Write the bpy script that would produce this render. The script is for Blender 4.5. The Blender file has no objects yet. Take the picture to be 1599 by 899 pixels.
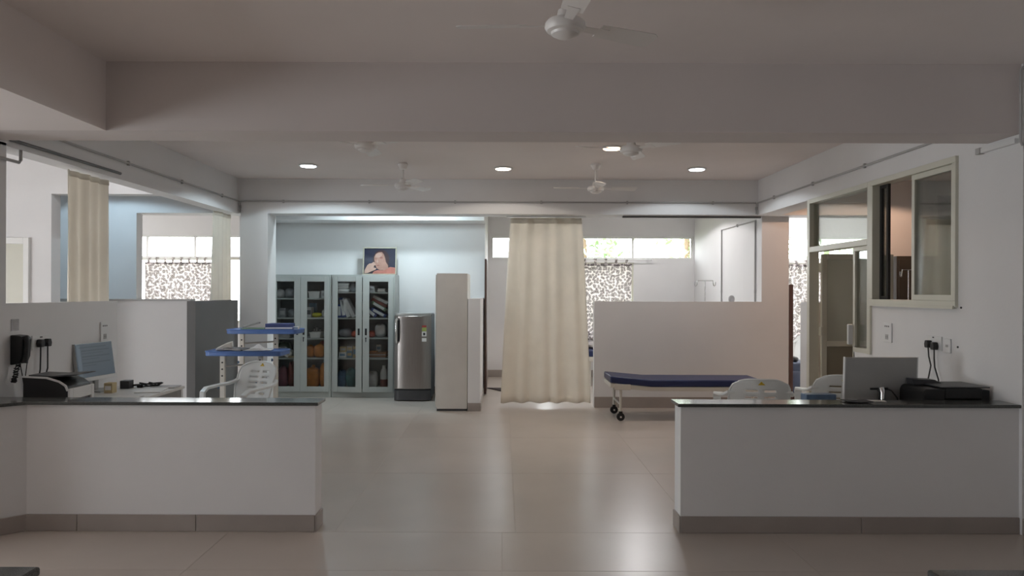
import bpy, bmesh, math, random
from mathutils import Vector, Matrix, Euler
random.seed(7)
S = bpy.context.scene
COL = S.collection
PI = math.pi
F, CX, CY, H = 1180.0, 785.0, 455.0, 1.6          # focal length in pixels, vanishing point, eye height

# ------------------------------------------------------------------ camera
cam = bpy.data.cameras.new('camera')
cam.sensor_width = 36.0
cam.lens = 36.0 * F / 1599.0
cam.shift_x = (799.5 - CX) / 1599.0
cam.shift_y = (CY - 449.5) / 1599.0
cam.clip_start = 0.05
co = bpy.data.objects.new('camera', cam)
COL.objects.link(co)
co.matrix_world = Matrix.Translation((0, 0, H)) @ Matrix.Rotation(PI / 2, 4, 'X') @ Matrix.Rotation(0.0034, 4, 'Z')
S.camera = co

# ------------------------------------------------------------------ sky, lamps, exposure
SKY = 12.0
w = bpy.data.worlds.new('sky')
S.world = w
w.use_nodes = True
w.node_tree.nodes['Background'].inputs[0].default_value = (0.93, 0.97, 1.0, 1)
w.node_tree.nodes['Background'].inputs[1].default_value = SKY
S.view_settings.view_transform = 'Standard'
S.view_settings.look = 'None'
S.view_settings.exposure = 0.10
S.view_settings.gamma = 1.0
S.view_settings.use_curve_mapping = False
try:
    S.cycles.max_bounces = 10
    S.cycles.diffuse_bounces = 6
    S.cycles.transparent_max_bounces = 16
    S.cycles.sample_clamp_indirect = 6
    S.cycles.caustics_refractive = False
    S.cycles.caustics_reflective = False
except Exception:
    pass


def light(name, kind, loc, rot, energy, color, size=0.2, size_y=None, portal=False):
    l = bpy.data.lights.new(name, kind)
    o = bpy.data.objects.new(name, l)
    COL.objects.link(o)
    o.location = loc
    o.rotation_euler = rot
    l.energy = energy
    l.color = color
    if kind == 'AREA':
        l.shape = 'RECTANGLE' if size_y else 'DISK'
        l.size = size
        if size_y:
            l.size_y = size_y
        if portal:
            l.cycles.is_portal = True
    else:
        l.shadow_soft_size = size
    return o


IN_FROM_BACK = (-PI / 2, 0, 0)      # shines towards -Y
IN_FROM_LEFT = (0, -PI / 2, 0)      # shines towards +X
IN_FROM_RIGHT = (0, PI / 2, 0)      # shines towards -X
# portals at the openings that let the sky in
light('portal', 'AREA', (-6.02, 14.18, 1.82), IN_FROM_BACK, 1, (1, 1, 1), 2.35, 1.64, True)
light('portal', 'AREA', (1.67, 14.18, 1.71), IN_FROM_BACK, 1, (1, 1, 1), 3.8, 1.86, True)
light('portal', 'AREA', (6.25, 14.18, 1.71), IN_FROM_BACK, 1, (1, 1, 1), 2.1, 1.86, True)
light('portal', 'AREA', (-8.98, 5.8, 1.55), IN_FROM_LEFT, 1, (1, 1, 1), 1.3, 1.0, True)
light('portal', 'AREA', (-8.98, 12.3, 1.6), IN_FROM_LEFT, 1, (1, 1, 1), 1.2, 1.4, True)
light('portal', 'AREA', (-8.98, 2.35, 1.0), IN_FROM_LEFT, 1, (1, 1, 1), 1.9, 2.9, True)
light('portal', 'AREA', (7.48, 12.4, 1.8), IN_FROM_RIGHT, 1, (1, 1, 1), 1.6, 2.0, True)
# unseen spots behind the beams: lamps of the neighbouring bays, and added fill
COOL, WARM = (0.70, 0.88, 1.0), (1.0, 0.60, 0.36)


def spot(name, loc, watt, tint):
    o = light(name, 'SPOT', loc, (0, 0, 0), watt, tint, 0.06)
    o.data.spot_size, o.data.spot_blend = math.radians(153), 0.10
    return o


spot('alcove_lamp', (-1.6, 10.80, 3.09), 70, (0.76, 0.93, 1.0))
al = spot('alcove_lamp', (-1.35, 10.66, 2.74), 23, (0.72, 0.92, 1.0))      # batten on the rear face of the far beam
al.rotation_euler = (math.radians(58), 0, 0)
spot('side_bay_lamp_and_fill', (-5.2, 9.2, 3.09), 44, (0.62, 0.84, 1.0))
spot('side_bay_lamp_and_fill', (-4.05, 7.5, 3.09), 7, (0.92, 0.95, 1.0))  # added fill for the white low wall; no lamp known here
spot('cubicle_fill', (2.2, 12.3, 3.09), 84, (0.98, 0.95, 0.96))  # added fill that brightens the cubicle walls, without a fitting
spot('left_ward_fill', (-6.2, 12.3, 3.09), 52, (1.0, 0.93, 0.91))  # added fill for the wall above the far left window
spot('right_ward_fill', (6.0, 12.6, 3.09), 40, (1.0, 0.93, 0.91))  # added to brighten the upper wall of the far right room
spot('consulting_room_lamp', (4.75, 9.15, 3.09), 62, (1.0, 0.62, 0.42))

# ------------------------------------------------------------------ materials


def mat(name, col, rough=0.6, var=0.06, scale=6.0, metal=0.0, spec=0.5, bump=0.0, bscale=120.0, stretch=None,
        col2=None, coat=0.0, emit=None, estr=0.0):
    m = bpy.data.materials.new(name)
    m.use_nodes = True
    nt = m.node_tree
    b = nt.nodes['Principled BSDF']
    tc = nt.nodes.new('ShaderNodeTexCoord')
    src = tc.outputs['Object']
    if stretch:
        mp = nt.nodes.new('ShaderNodeMapping')
        mp.inputs['Scale'].default_value = stretch
        nt.links.new(src, mp.inputs[0])
        src = mp.outputs[0]
    n = nt.nodes.new('ShaderNodeTexNoise')
    n.inputs['Scale'].default_value = scale
    n.inputs['Detail'].default_value = 4
    nt.links.new(src, n.inputs['Vector'])
    r = nt.nodes.new('ShaderNodeValToRGB')
    r.color_ramp.elements[0].position = 0.3
    r.color_ramp.elements[1].position = 0.7
    c2 = col2 or tuple(min(1, c * (1 + var)) for c in col)
    c1 = tuple(c * (1 - var) for c in col) if not col2 else col
    r.color_ramp.elements[0].color = (*c1, 1)
    r.color_ramp.elements[1].color = (*c2, 1)
    nt.links.new(n.outputs['Fac'], r.inputs[0])
    nt.links.new(r.outputs[0], b.inputs['Base Color'])
    b.inputs['Roughness'].default_value = rough
    b.inputs['Metallic'].default_value = metal
    b.inputs['Specular IOR Level'].default_value = spec
    b.inputs['Coat Weight'].default_value = coat
    if bump:
        n2 = nt.nodes.new('ShaderNodeTexNoise')
        n2.inputs['Scale'].default_value = bscale
        nt.links.new(src, n2.inputs['Vector'])
        bp = nt.nodes.new('ShaderNodeBump')
        bp.inputs['Strength'].default_value = bump
        bp.inputs['Distance'].default_value = 0.004
        nt.links.new(n2.outputs['Fac'], bp.inputs['Height'])
        nt.links.new(bp.outputs[0], b.inputs['Normal'])
    if emit:
        b.inputs['Emission Color'].default_value = (*emit, 1)
        b.inputs['Emission Strength'].default_value = estr
    return m


def glass(name, tint, gloss=0.10, rough=0.02, haze=0.0, hazecol=(0.5, 0.5, 0.5)):
    m = bpy.data.materials.new(name)
    m.use_nodes = True
    nt = m.node_tree
    nt.nodes.clear()
    out = nt.nodes.new('ShaderNodeOutputMaterial')
    t = nt.nodes.new('ShaderNodeBsdfTransparent')
    t.inputs[0].default_value = (*tint, 1)
    g = nt.nodes.new('ShaderNodeBsdfGlossy')
    g.inputs['Roughness'].default_value = rough
    g.inputs[0].default_value = (0.95, 0.97, 0.96, 1)
    lw = nt.nodes.new('ShaderNodeFresnel')
    lw.inputs[0].default_value = 1.45
    mul = nt.nodes.new('ShaderNodeMath')
    mul.operation = 'MULTIPLY'
    mul.inputs[1].default_value = gloss / 0.04
    mul.use_clamp = True
    nt.links.new(lw.outputs[0], mul.inputs[0])
    mx = nt.nodes.new('ShaderNodeMixShader')
    nt.links.new(mul.outputs[0], mx.inputs[0])
    if haze:
        d = nt.nodes.new('ShaderNodeBsdfDiffuse')
        d.inputs[0].default_value = (*hazecol, 1)
        tl = nt.nodes.new('ShaderNodeBsdfTranslucent')
        tl.inputs[0].default_value = (*hazecol, 1)
        mm = nt.nodes.new('ShaderNodeMixShader')
        mm.inputs[0].default_value = 0.5
        nt.links.new(d.outputs[0], mm.inputs[1])
        nt.links.new(tl.outputs[0], mm.inputs[2])
        m2 = nt.nodes.new('ShaderNodeMixShader')
        m2.inputs[0].default_value = haze
        nt.links.new(t.outputs[0], m2.inputs[1])
        nt.links.new(mm.outputs[0], m2.inputs[2])
        nt.links.new(m2.outputs[0], mx.inputs[1])
    else:
        nt.links.new(t.outputs[0], mx.inputs[1])
    nt.links.new(g.outputs[0], mx.inputs[2])
    nt.links.new(mx.outputs[0], out.inputs[0])
    return m


def cloth(name, col, trans=0.4, pattern=False, weave=400):
    m = bpy.data.materials.new(name)
    m.use_nodes = True
    nt = m.node_tree
    nt.nodes.clear()
    out = nt.nodes.new('ShaderNodeOutputMaterial')
    d = nt.nodes.new('ShaderNodeBsdfDiffuse')
    t = nt.nodes.new('ShaderNodeBsdfTranslucent')
    mx = nt.nodes.new('ShaderNodeMixShader')
    mx.inputs[0].default_value = trans
    tc = nt.nodes.new('ShaderNodeTexCoord')
    r = nt.nodes.new('ShaderNodeValToRGB')
    if pattern:
        sx = nt.nodes.new('ShaderNodeSeparateXYZ')
        cb = nt.nodes.new('ShaderNodeCombineXYZ')
        nt.links.new(tc.outputs['Object'], sx.inputs[0])
        nt.links.new(sx.outputs['X'], cb.inputs['X'])
        nt.links.new(sx.outputs['Z'], cb.inputs['Y'])
        v = nt.nodes.new('ShaderNodeTexVoronoi')
        v.voronoi_dimensions = '2D'
        v.inputs['Scale'].default_value = 21
        v.inputs['Randomness'].default_value = 0.85
        nt.links.new(cb.outputs[0], v.inputs['Vector'])
        cr = r.color_ramp
        cr.elements[0].position = 0.0
        cr.elements[0].color = (0.045, 0.028, 0.028, 1)
        cr.elements[1].position = 1.0
        cr.elements[1].color = (0.86, 0.82, 0.82, 1)
        br, wh = (0.06, 0.035, 0.033), (0.86, 0.82, 0.82)
        for p, c in ((0.12, br), (0.15, wh), (0.25, wh), (0.28, br), (0.40, br), (0.43, wh)):
            e = cr.elements.new(p)
            e.color = (*c, 1)
        nt.links.new(v.outputs['Distance'], r.inputs[0])
    else:
        n = nt.nodes.new('ShaderNodeTexNoise')
        n.inputs['Scale'].default_value = 5
        nt.links.new(tc.outputs['Object'], n.inputs['Vector'])
        r.color_ramp.elements[0].color = (*[c * 0.94 for c in col], 1)
        r.color_ramp.elements[1].color = (*[min(1, c * 1.05) for c in col], 1)
        nt.links.new(n.outputs['Fac'], r.inputs[0])
    nt.links.new(r.outputs[0], d.inputs[0])
    nt.links.new(r.outputs[0], t.inputs[0])
    nt.links.new(d.outputs[0], mx.inputs[1])
    nt.links.new(t.outputs[0], mx.inputs[2])
    nt.links.new(mx.outputs[0], out.inputs[0])
    return m


def lamp_mat(name, col, strength):
    m = bpy.data.materials.new(name)
    m.use_nodes = True
    nt = m.node_tree
    nt.nodes.clear()
    e = nt.nodes.new('ShaderNodeEmission')
    e.inputs[0].default_value = (*col, 1)
    e.inputs[1].default_value = strength
    o = nt.nodes.new('ShaderNodeOutputMaterial')
    nt.links.new(e.outputs[0], o.inputs[0])
    return m


M = {
    'paint': mat('white_wall_paint', (0.755, 0.75, 0.75), 0.75, 0.02, 2.0, bump=0.15, bscale=60),
    'ceil': mat('ceiling_paint', (0.84, 0.785, 0.765), 0.8, 0.02, 1.5, bump=0.1, bscale=40),
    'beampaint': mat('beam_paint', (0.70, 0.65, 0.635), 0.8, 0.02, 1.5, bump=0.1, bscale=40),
    'greywall': mat('grey_low_wall', (0.155, 0.155, 0.154), 0.75, 0.03, 2.0, bump=0.15, bscale=60),  # darker grey than the white wall paint
    'tile': mat('beige_floor_tile', (0.535, 0.475, 0.425), 0.29, 0.05, 1.4, spec=0.5, bump=0.04, bscale=5),
    'grout': mat('pale_grout', (0.56, 0.51, 0.45), 0.7),
    'skirt': mat('brown_grey_skirting_tile', (0.34, 0.30, 0.275), 0.4, 0.06, 3),
    'granite': mat('dark_granite', (0.035, 0.038, 0.037), 0.12, 0.0, 260, col2=(0.11, 0.115, 0.11)),
    'ground': mat('ground', (0.25, 0.27, 0.16), 0.9, 0.2, 3),
    'alu': mat('cream_powder_coated_aluminium', (0.62, 0.61, 0.52), 0.4, 0.02, 4),
    'whiteframe': mat('white_frame', (0.78, 0.78, 0.76), 0.4, 0.02, 4),
    'rubber': mat('black_gasket', (0.03, 0.03, 0.03), 0.6),
    'pane': glass('clear_glass', (0.98, 0.985, 0.98), 0.03),
    'dpane': glass('tinted_glass', (0.92, 0.93, 0.91), 0.03),
    'dpane2': glass('doubled_tinted_glass', (0.36, 0.42, 0.41), 0.14),
    'cpane': glass('cupboard_glass', (0.93, 0.94, 0.935), 0.025),
    'frost': glass('frosted_glass', (0.5, 0.5, 0.46), 0.03, 0.15, 0.75, (0.52, 0.52, 0.45)),
    'olive': mat('olive_panel', (0.27, 0.25, 0.19), 0.5, 0.04, 5),
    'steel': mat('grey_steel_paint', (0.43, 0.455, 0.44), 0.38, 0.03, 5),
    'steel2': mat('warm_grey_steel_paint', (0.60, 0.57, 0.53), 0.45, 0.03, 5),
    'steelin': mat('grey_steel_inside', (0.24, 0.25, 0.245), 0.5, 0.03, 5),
    'inox': mat('brushed_stainless', (0.34, 0.315, 0.30), 0.30, 0.08, 30, metal=1.0, stretch=(6, 6, 0.15)),
    'chrome': mat('chrome', (0.75, 0.75, 0.75), 0.12, 0.02, 5, metal=1.0),
    'silver': mat('silver_plastic', (0.40, 0.40, 0.39), 0.4, 0.03, 5, metal=0.3),
    'black': mat('black_plastic', (0.012, 0.012, 0.013), 0.42, 0.1, 20),
    'dark': mat('dark_grey_plastic', (0.05, 0.05, 0.055), 0.4, 0.1, 12),
    'white': mat('white_plastic', (0.74, 0.745, 0.74), 0.35, 0.02, 6),
    'chair': mat('white_chair_plastic', (0.74, 0.77, 0.77), 0.32, 0.02, 6),
    'fan': mat('white_enamel', (0.84, 0.82, 0.80), 0.35, 0.03, 6),
    'conduit': mat('grey_conduit', (0.42, 0.415, 0.41), 0.5, 0.03, 6),
    'darkrod': mat('dark_metal_rod', (0.13, 0.13, 0.13), 0.4, 0.05, 6),
    'cream': cloth('cream_curtain_cloth', (0.92, 0.885, 0.815), 0.44),
    'reflcloth': cloth('grey_green_reflection_cloth', (0.12, 0.155, 0.145), 0.2),  # dark greenish tone of the pane reflection put into the cloth
    'wardrobe': mat('dark_taupe_laminate', (0.05, 0.044, 0.037), 0.5, 0.06, 5),
    'print': cloth('brown_ringed_white_cloth', (1, 1, 1), 0.68, True),
    'navy': mat('navy_vinyl', (0.016, 0.026, 0.10), 0.38, 0.08, 10, bump=0.1, bscale=200),
    'bedframe': mat('cream_enamel', (0.66, 0.63, 0.57), 0.4, 0.03, 6),
    'bluetray': mat('blue_moulded_plastic', (0.10, 0.19, 0.46), 0.4, 0.05, 6),
    'wood': mat('dark_brown_wood', (0.055, 0.022, 0.014), 0.5, 0.2, 4, stretch=(12, 12, 0.6)),
    'bark': mat('bark', (0.16, 0.11, 0.07), 0.9, 0.2, 8),
    'leaf': mat('leaf_green', (0.20, 0.29, 0.15), 0.6, 0.3, 1.5, col2=(0.36, 0.46, 0.28)),
    'paper': mat('white_paper', (0.78, 0.77, 0.75), 0.7, 0.03, 20),
    'papergrey': mat('grey_paper', (0.47, 0.46, 0.47), 0.7, 0.15, 20),
    'filespine': mat('file_spine', (0.62, 0.62, 0.62), 0.5, 0.08, 20),
    'bluefile': mat('blue_file', (0.03, 0.05, 0.18), 0.5, 0.08, 20),
    'greenfile': mat('green_file', (0.16, 0.24, 0.15), 0.5, 0.08, 20),
    'redfile': mat('maroon_file', (0.20, 0.04, 0.03), 0.5, 0.08, 20),
    'orange': mat('orange_bag', (0.62, 0.22, 0.025), 0.45, 0.15, 12, bump=0.4, bscale=30),
    'redbag': mat('red_bag', (0.55, 0.09, 0.05), 0.45, 0.15, 12, bump=0.4, bscale=30),
    'pinkbag': mat('plum_bag', (0.20, 0.05, 0.08), 0.4, 0.2, 12, bump=0.4, bscale=30),
    'tealbag': mat('teal_bag', (0.05, 0.16, 0.17), 0.4, 0.3, 12, bump=0.4, bscale=30),
    'bluebag': mat('blue_clear_bag', (0.10, 0.17, 0.28), 0.35, 0.3, 12, bump=0.4, bscale=30),
    'whitebag': mat('white_bag', (0.62, 0.60, 0.60), 0.5, 0.12, 10, bump=0.5, bscale=30),
    'greybag': mat('grey_bag', (0.26, 0.26, 0.28), 0.45, 0.25, 10, bump=0.5, bscale=30),
    'yellow': mat('yellow_rubber', (0.65, 0.60, 0.03), 0.5, 0.1, 10),
    'card': mat('tan_card', (0.52, 0.42, 0.24), 0.7, 0.08, 10),
    'brown': mat('brown_card', (0.28, 0.12, 0.05), 0.7, 0.12, 10),
    'sky': mat('pale_blue_card', (0.20, 0.32, 0.45), 0.6, 0.08, 10),
    'logo': mat('gold_sticker', (0.62, 0.42, 0.03), 0.4, 0.15, 60),
    'green': mat('green_sticker', (0.35, 0.42, 0.12), 0.4, 0.1, 60),
    'redst': mat('red_sticker', (0.35, 0.06, 0.05), 0.4, 0.1, 60),
    'gold': mat('pale_gilt_frame', (0.36, 0.34, 0.27), 0.4, 0.1, 20),
    'pbg': mat('print_navy', (0.012, 0.015, 0.035), 0.35, 0.1, 20),
    'phair': mat('print_hair', (0.03, 0.012, 0.014), 0.35, 0.1, 20),
    'pskin': mat('print_skin', (0.34, 0.19, 0.145), 0.35, 0.12, 14),
    'pskin2': mat('print_skin_light', (0.44, 0.29, 0.235), 0.35, 0.1, 14),
    'pshade': mat('print_skin_dark', (0.25, 0.10, 0.08), 0.35, 0.1, 14),
    'probe': mat('print_robe', (0.40, 0.15, 0.115), 0.35, 0.15, 14),
    'screen': mat('screen', (0.05, 0.06, 0.07), 0.25, 0.02, 6, emit=(0.42, 0.55, 0.68), estr=0.085),
    'screen2': mat('screen_lines', (0.05, 0.06, 0.07), 0.25, 0.02, 6, emit=(0.42, 0.55, 0.68), estr=0.13),
    'screen3': mat('screen_rows', (0.05, 0.06, 0.07), 0.25, 0.02, 6, emit=(0.42, 0.55, 0.68), estr=0.05),
    'desk': mat('white_laminate', (0.66, 0.65, 0.63), 0.4, 0.03, 8),
    'matt': mat('dark_mat', (0.05, 0.035, 0.035), 0.9, 0.2, 60),
    'bluebed': mat('slate_blue_vinyl', (0.05, 0.07, 0.12), 0.5, 0.1, 10),
    'lampw': lamp_mat('cool_lamp', (0.86, 0.95, 1.0), 14),
    'lampn': lamp_mat('neutral_lamp', (1.0, 0.86, 0.70), 14),
    'lampo': lamp_mat('warm_lamp', (1.0, 0.70, 0.45), 14),
}

# ------------------------------------------------------------------ mesh helpers


class MB:
    def __init__(s):
        s.v, s.f, s.m = [], [], []

    def add(s, vs, fs, m=0, mtx=None):
        o = len(s.v)
        s.v += [(mtx @ Vector(p)) if mtx else Vector(p) for p in vs]
        for q in fs:
            s.f.append([i + o for i in q])
            s.m.append(m)
        return s

    def box(s, x0, x1, y0, y1, z0, z1, m=0, mtx=None):
        vs = [(x, y, z) for z in (z0, z1) for y in (y0, y1) for x in (x0, x1)]
        return s.add(vs, [(0, 2, 3, 1), (4, 5, 7, 6), (0, 1, 5, 4), (2, 6, 7, 3), (0, 4, 6, 2), (1, 3, 7, 5)], m, mtx)

    def cyl(s, p0, p1, r0, r1=None, n=12, m=0, caps=True):
        return s.tube([p0, p1], [r0, r0 if r1 is None else r1], n, m, caps)

    def tube(s, pts, r, n=8, m=0, caps=True):
        pts = [Vector(p) for p in pts]
        rs = r if isinstance(r, (list, tuple)) else [r] * len(pts)
        vs, fs = [], []
        up = None
        for i, p in enumerate(pts):
            d = (pts[min(i + 1, len(pts) - 1)] - pts[max(i - 1, 0)]).normalized()
            if up is None:
                up = d.orthogonal().normalized()
            else:
                up = (up - d * up.dot(d)).normalized()
            sd = d.cross(up)
            for k in range(n):
                a = 2 * PI * k / n
                vs.append(p + (up * math.cos(a) + sd * math.sin(a)) * rs[i])
        for i in range(len(pts) - 1):
            for k in range(n):
                a, b = i * n + k, i * n + (k + 1) % n
                fs.append((a, b, b + n, a + n))
        if caps:
            fs.append(tuple(range(n))[::-1])
            fs.append(tuple(range((len(pts) - 1) * n, len(pts) * n)))
        return s.add(vs, fs, m)

    def lathe(s, prof, n=24, m=0, mtx=None):
        vs, fs = [], []
        for (r, z) in prof:
            for k in range(n):
                a = 2 * PI * k / n
                vs.append((r * math.cos(a), r * math.sin(a), z))
        for i in range(len(prof) - 1):
            for k in range(n):
                a, b = i * n + k, i * n + (k + 1) % n
                fs.append((a, b, b + n, a + n))
        fs.append(tuple(range(n))[::-1])
        fs.append(tuple(range((len(prof) - 1) * n, len(prof) * n)))
        return s.add(vs, fs, m, mtx)

    def grid(s, fn, nu, nv, m=0, skip=None):
        vs = [fn(i / nu, j / nv) for j in range(nv + 1) for i in range(nu + 1)]
        fs = []
        for j in range(nv):
            for i in range(nu):
                if skip and skip(i, j):
                    continue
                a = j * (nu + 1) + i
                fs.append((a, a + 1, a + nu + 2, a + nu + 1))
        return s.add(vs, fs, m)

    def prism(s, pts, axis, a0, a1, m=0, mtx=None):
        """polygon pts extruded along axis ('x','y','z') from a0 to a1"""
        def mk(p, a):
            return {'x': (a, p[0], p[1]), 'y': (p[0], a, p[1]), 'z': (p[0], p[1], a)}[axis]
        n = len(pts)
        vs = [mk(p, a0) for p in pts] + [mk(p, a1) for p in pts]
        fs = [tuple(range(n))[::-1], tuple(range(n, 2 * n))] + [(i, (i + 1) % n, (i + 1) % n + n, i + n) for i in range(n)]
        return s.add(vs, fs, m, mtx)

    def blob(s, c, r, m=0, e=2.6, seed=0, amp=0.10, nu=14, nv=9, flat=True):
        rnd = random.Random(seed)
        ph = [rnd.uniform(0, 6.28) for _ in range(6)]

        def sp(x):
            return math.copysign(abs(x) ** (2 / e), x)
        vs, fs = [], []
        for j in range(nv + 1):
            t = -PI / 2 + PI * j / nv
            for i in range(nu):
                a = 2 * PI * i / nu
                k = 1 + amp * (math.sin(3 * a + ph[0] + 2 * t) + 0.6 * math.sin(5 * a + ph[1]) * math.cos(3 * t + ph[2])) * 0.6
                x, y, z = sp(math.cos(t)) * sp(math.cos(a)) * k, sp(math.cos(t)) * sp(math.sin(a)) * k, sp(math.sin(t))
                if z > 0:
                    z *= 1 + amp * math.sin(2 * a + ph[3])
                if flat and z < -0.92:
                    z = -1
                vs.append((c[0] + r[0] * x, c[1] + r[1] * y, c[2] + r[2] * z))
        for j in range(nv):
            for i in range(nu):
                a, b = j * nu + i, j * nu + (i + 1) % nu
                fs.append((a, b, b + nu, a + nu))
        return s.add(vs, fs, m)

    def ribbon(s, pts, wv, th, m=0):
        """flat bar swept along pts; wv = half width vector, th = half thickness"""
        pts = [Vector(p) for p in pts]
        wv = Vector(wv)
        vs, fs = [], []
        for i, p in enumerate(pts):
            d = (pts[min(i + 1, len(pts) - 1)] - pts[max(i - 1, 0)]).normalized()
            nn = d.cross(wv.normalized()).normalized() * th
            vs += [p - wv - nn, p + wv - nn, p + wv + nn, p - wv + nn]
        for i in range(len(pts) - 1):
            for k in range(4):
                a, b = i * 4 + k, i * 4 + (k + 1) % 4
                fs.append((a, b, b + 4, a + 4))
        fs.append((3, 2, 1, 0))
        e = (len(pts) - 1) * 4
        fs.append((e, e + 1, e + 2, e + 3))
        return s.add(vs, fs, m)

    def build(s, name, mats, parent=None, smooth=False, bevel=0.0, solid=0.0, loc=None, rot=None, seg=2, sub=0):
        me = bpy.data.meshes.new(name)
        me.from_pydata([tuple(p) for p in s.v], [], s.f)
        mats = mats if isinstance(mats, (list, tuple)) else [mats]
        for k in mats:
            me.materials.append(M[k] if isinstance(k, str) else k)
        me.polygons.foreach_set('material_index', s.m)
        bm = bmesh.new()
        bm.from_mesh(me)
        bmesh.ops.recalc_face_normals(bm, faces=bm.faces)
        bm.to_mesh(me)
        bm.free()
        if smooth:
            me.polygons.foreach_set('use_smooth', [True] * len(me.polygons))
            try:
                me.set_sharp_from_angle(angle=math.radians(40))
            except Exception:
                pass
        o = bpy.data.objects.new(name, me)
        COL.objects.link(o)
        if parent:
            o.parent = parent
        if loc is not None:
            o.location = loc
        if rot is not None:
            o.rotation_euler = rot
        if solid:
            md = o.modifiers.new('solid', 'SOLIDIFY')
            md.thickness = solid
            md.offset = 0
        if bevel:
            md = o.modifiers.new('bevel', 'BEVEL')
            md.width = bevel
            md.segments = seg
            md.limit_method = 'ANGLE'
        if sub:
            md = o.modifiers.new('sub', 'SUBSURF')
            md.levels = md.render_levels = sub
        return o


def tag(o, label, cat, group=None, kind=None):
    o['label'] = label
    o['category'] = cat
    if group:
        o['group'] = group
    if kind:
        o['kind'] = kind
    return o


def thing(name, label, cat, loc=(0, 0, 0), rotz=0.0, group=None):
    o = bpy.data.objects.new(name, None)
    o.empty_display_size = 0.1
    COL.objects.link(o)
    o.location = loc
    o.rotation_euler = (0, 0, rotz)
    return tag(o, label, cat, group)


def struct(o, parent=None):
    o['kind'] = 'structure'
    return o


def sempty(name, loc=(0, 0, 0)):
    o = bpy.data.objects.new(name, None)
    o.empty_display_size = 0.1
    COL.objects.link(o)
    o.location = loc
    o['kind'] = 'structure'
    return o


def dup(root, loc, rotz, label=None):
    r = root.copy()
    COL.objects.link(r)
    r.location = loc
    r.rotation_euler = (0, 0, rotz)
    if label:
        r['label'] = label
    for ch in list(root.children):
        c = ch.copy()
        COL.objects.link(c)
        c.parent = r
        for g in list(ch.children):
            d = g.copy()
            COL.objects.link(d)
            d.parent = c
    return r


def at(px, py, Y):
    return Vector(((px - CX) * Y / F, Y, H - (py - CY) * Y / F))


def holes_boxes(mb, a0, a1, z0, z1, holes, put):
    xs = sorted({a0, a1, *[h[0] for h in holes], *[h[1] for h in holes]})
    xs = [x for x in xs if a0 <= x <= a1]
    for i in range(len(xs) - 1):
        xa, xb = xs[i], xs[i + 1]
        zs = [z0]
        for h in sorted([h for h in holes if h[0] <= xa + 1e-6 and h[1] >= xb - 1e-6], key=lambda h: h[2]):
            zs += [h[2], h[3]]
        zs.append(z1)
        for k in range(0, len(zs), 2):
            if zs[k + 1] - zs[k] > 1e-4:
                put(xa, xb, zs[k], zs[k + 1])


def wall_y(name, x0, x1, y0, y1, z0, z1, holes=(), m='paint'):
    mb = MB()
    holes_boxes(mb, x0, x1, z0, z1, list(holes), lambda a, b, c, d: mb.box(a, b, y0, y1, c, d))
    return struct(mb.build(name, m))


def wall_x(name, x0, x1, y0, y1, z0, z1, holes=(), m='paint'):
    mb = MB()
    holes_boxes(mb, y0, y1, z0, z1, list(holes), lambda a, b, c, d: mb.box(x0, x1, a, b, c, d))
    return struct(mb.build(name, m))


# ------------------------------------------------------------------ the setting
CE = 3.12
mb = MB().box(-9, 7.5, -5, 14.35, -0.12, -0.0015)
floor = struct(mb.build('floor', 'grout'))
tl = MB().box(0, 1, 0, 1, -0.01, 0).build('tile', 'tile', floor)
tile_meshes = {}


def tiles(xs, ys):
    for i in range(len(xs) - 1):
        for j in range(len(ys) - 1):
            wx, wy = round(xs[i + 1] - xs[i] - 0.003, 4), round(ys[j + 1] - ys[j] - 0.003, 4)
            key = (wx, wy)
            if key not in tile_meshes:
                q = MB().box(-wx / 2, wx / 2, -wy / 2, wy / 2, -0.012, 0)
                o = q.build('tile', 'tile', floor, bevel=0.0006, seg=1)
                tile_meshes[key] = o
            else:
                o = tile_meshes[key].copy()
                COL.objects.link(o)
            o.location = ((xs[i] + xs[i + 1]) / 2, (ys[j] + ys[j + 1]) / 2, 0)


bpy.data.objects.remove(tl)
tiles([-9.0 + 0.0, -8.32, -7.12, -5.92, -4.72, -3.52, -2.32, -1.11, 0.09, 1.31, 2.51, 3.71, 4.91, 6.11, 7.5],
      [5.02, 6.65, 8.28, 9.91, 11.54, 13.17, 14.35])
tiles([-9, -7.24, -5.43, -3.62, -1.81, 0.0, 1.81, 3.62, 5.43, 7.5], [-5, -3.6, -2.4, -1.2, 0, 1.2, 2.4, 3.4, 4.33, 5.02])

struct(MB().box(-9.2, 7.7, -5.2, 14.55, CE, CE + 0.1).build('ceiling', 'ceil'))
struct(MB().box(-14, 14, 14.56, 40, -0.3, -0.15).build('ground', 'ground'))
# beams
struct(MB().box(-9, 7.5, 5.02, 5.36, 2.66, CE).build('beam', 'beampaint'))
struct(MB().box(-9, 7.5, 10.25, 10.62, 2.65, CE).build('beam', 'paint'))
struct(MB().box(-3.35, -2.64, -5, 5.02, 2.66, CE).build('beam', 'ceil'))
struct(MB().box(-3.78, -3.59, 5.36, 10.25, 2.64, CE).build('beam', 'paint'))
struct(MB().box(3.46, 3.75, 5.36, 10.25, 2.645, CE).build('beam', 'paint'))
struct(MB().box(-3.56, -0.28, 11.3, 11.84, 2.66, CE).build('beam', 'paint'))
struct(MB().box(-4.93, -3.78, 8.25, 8.42, 2.65, CE).build('beam', 'paint'))
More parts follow.
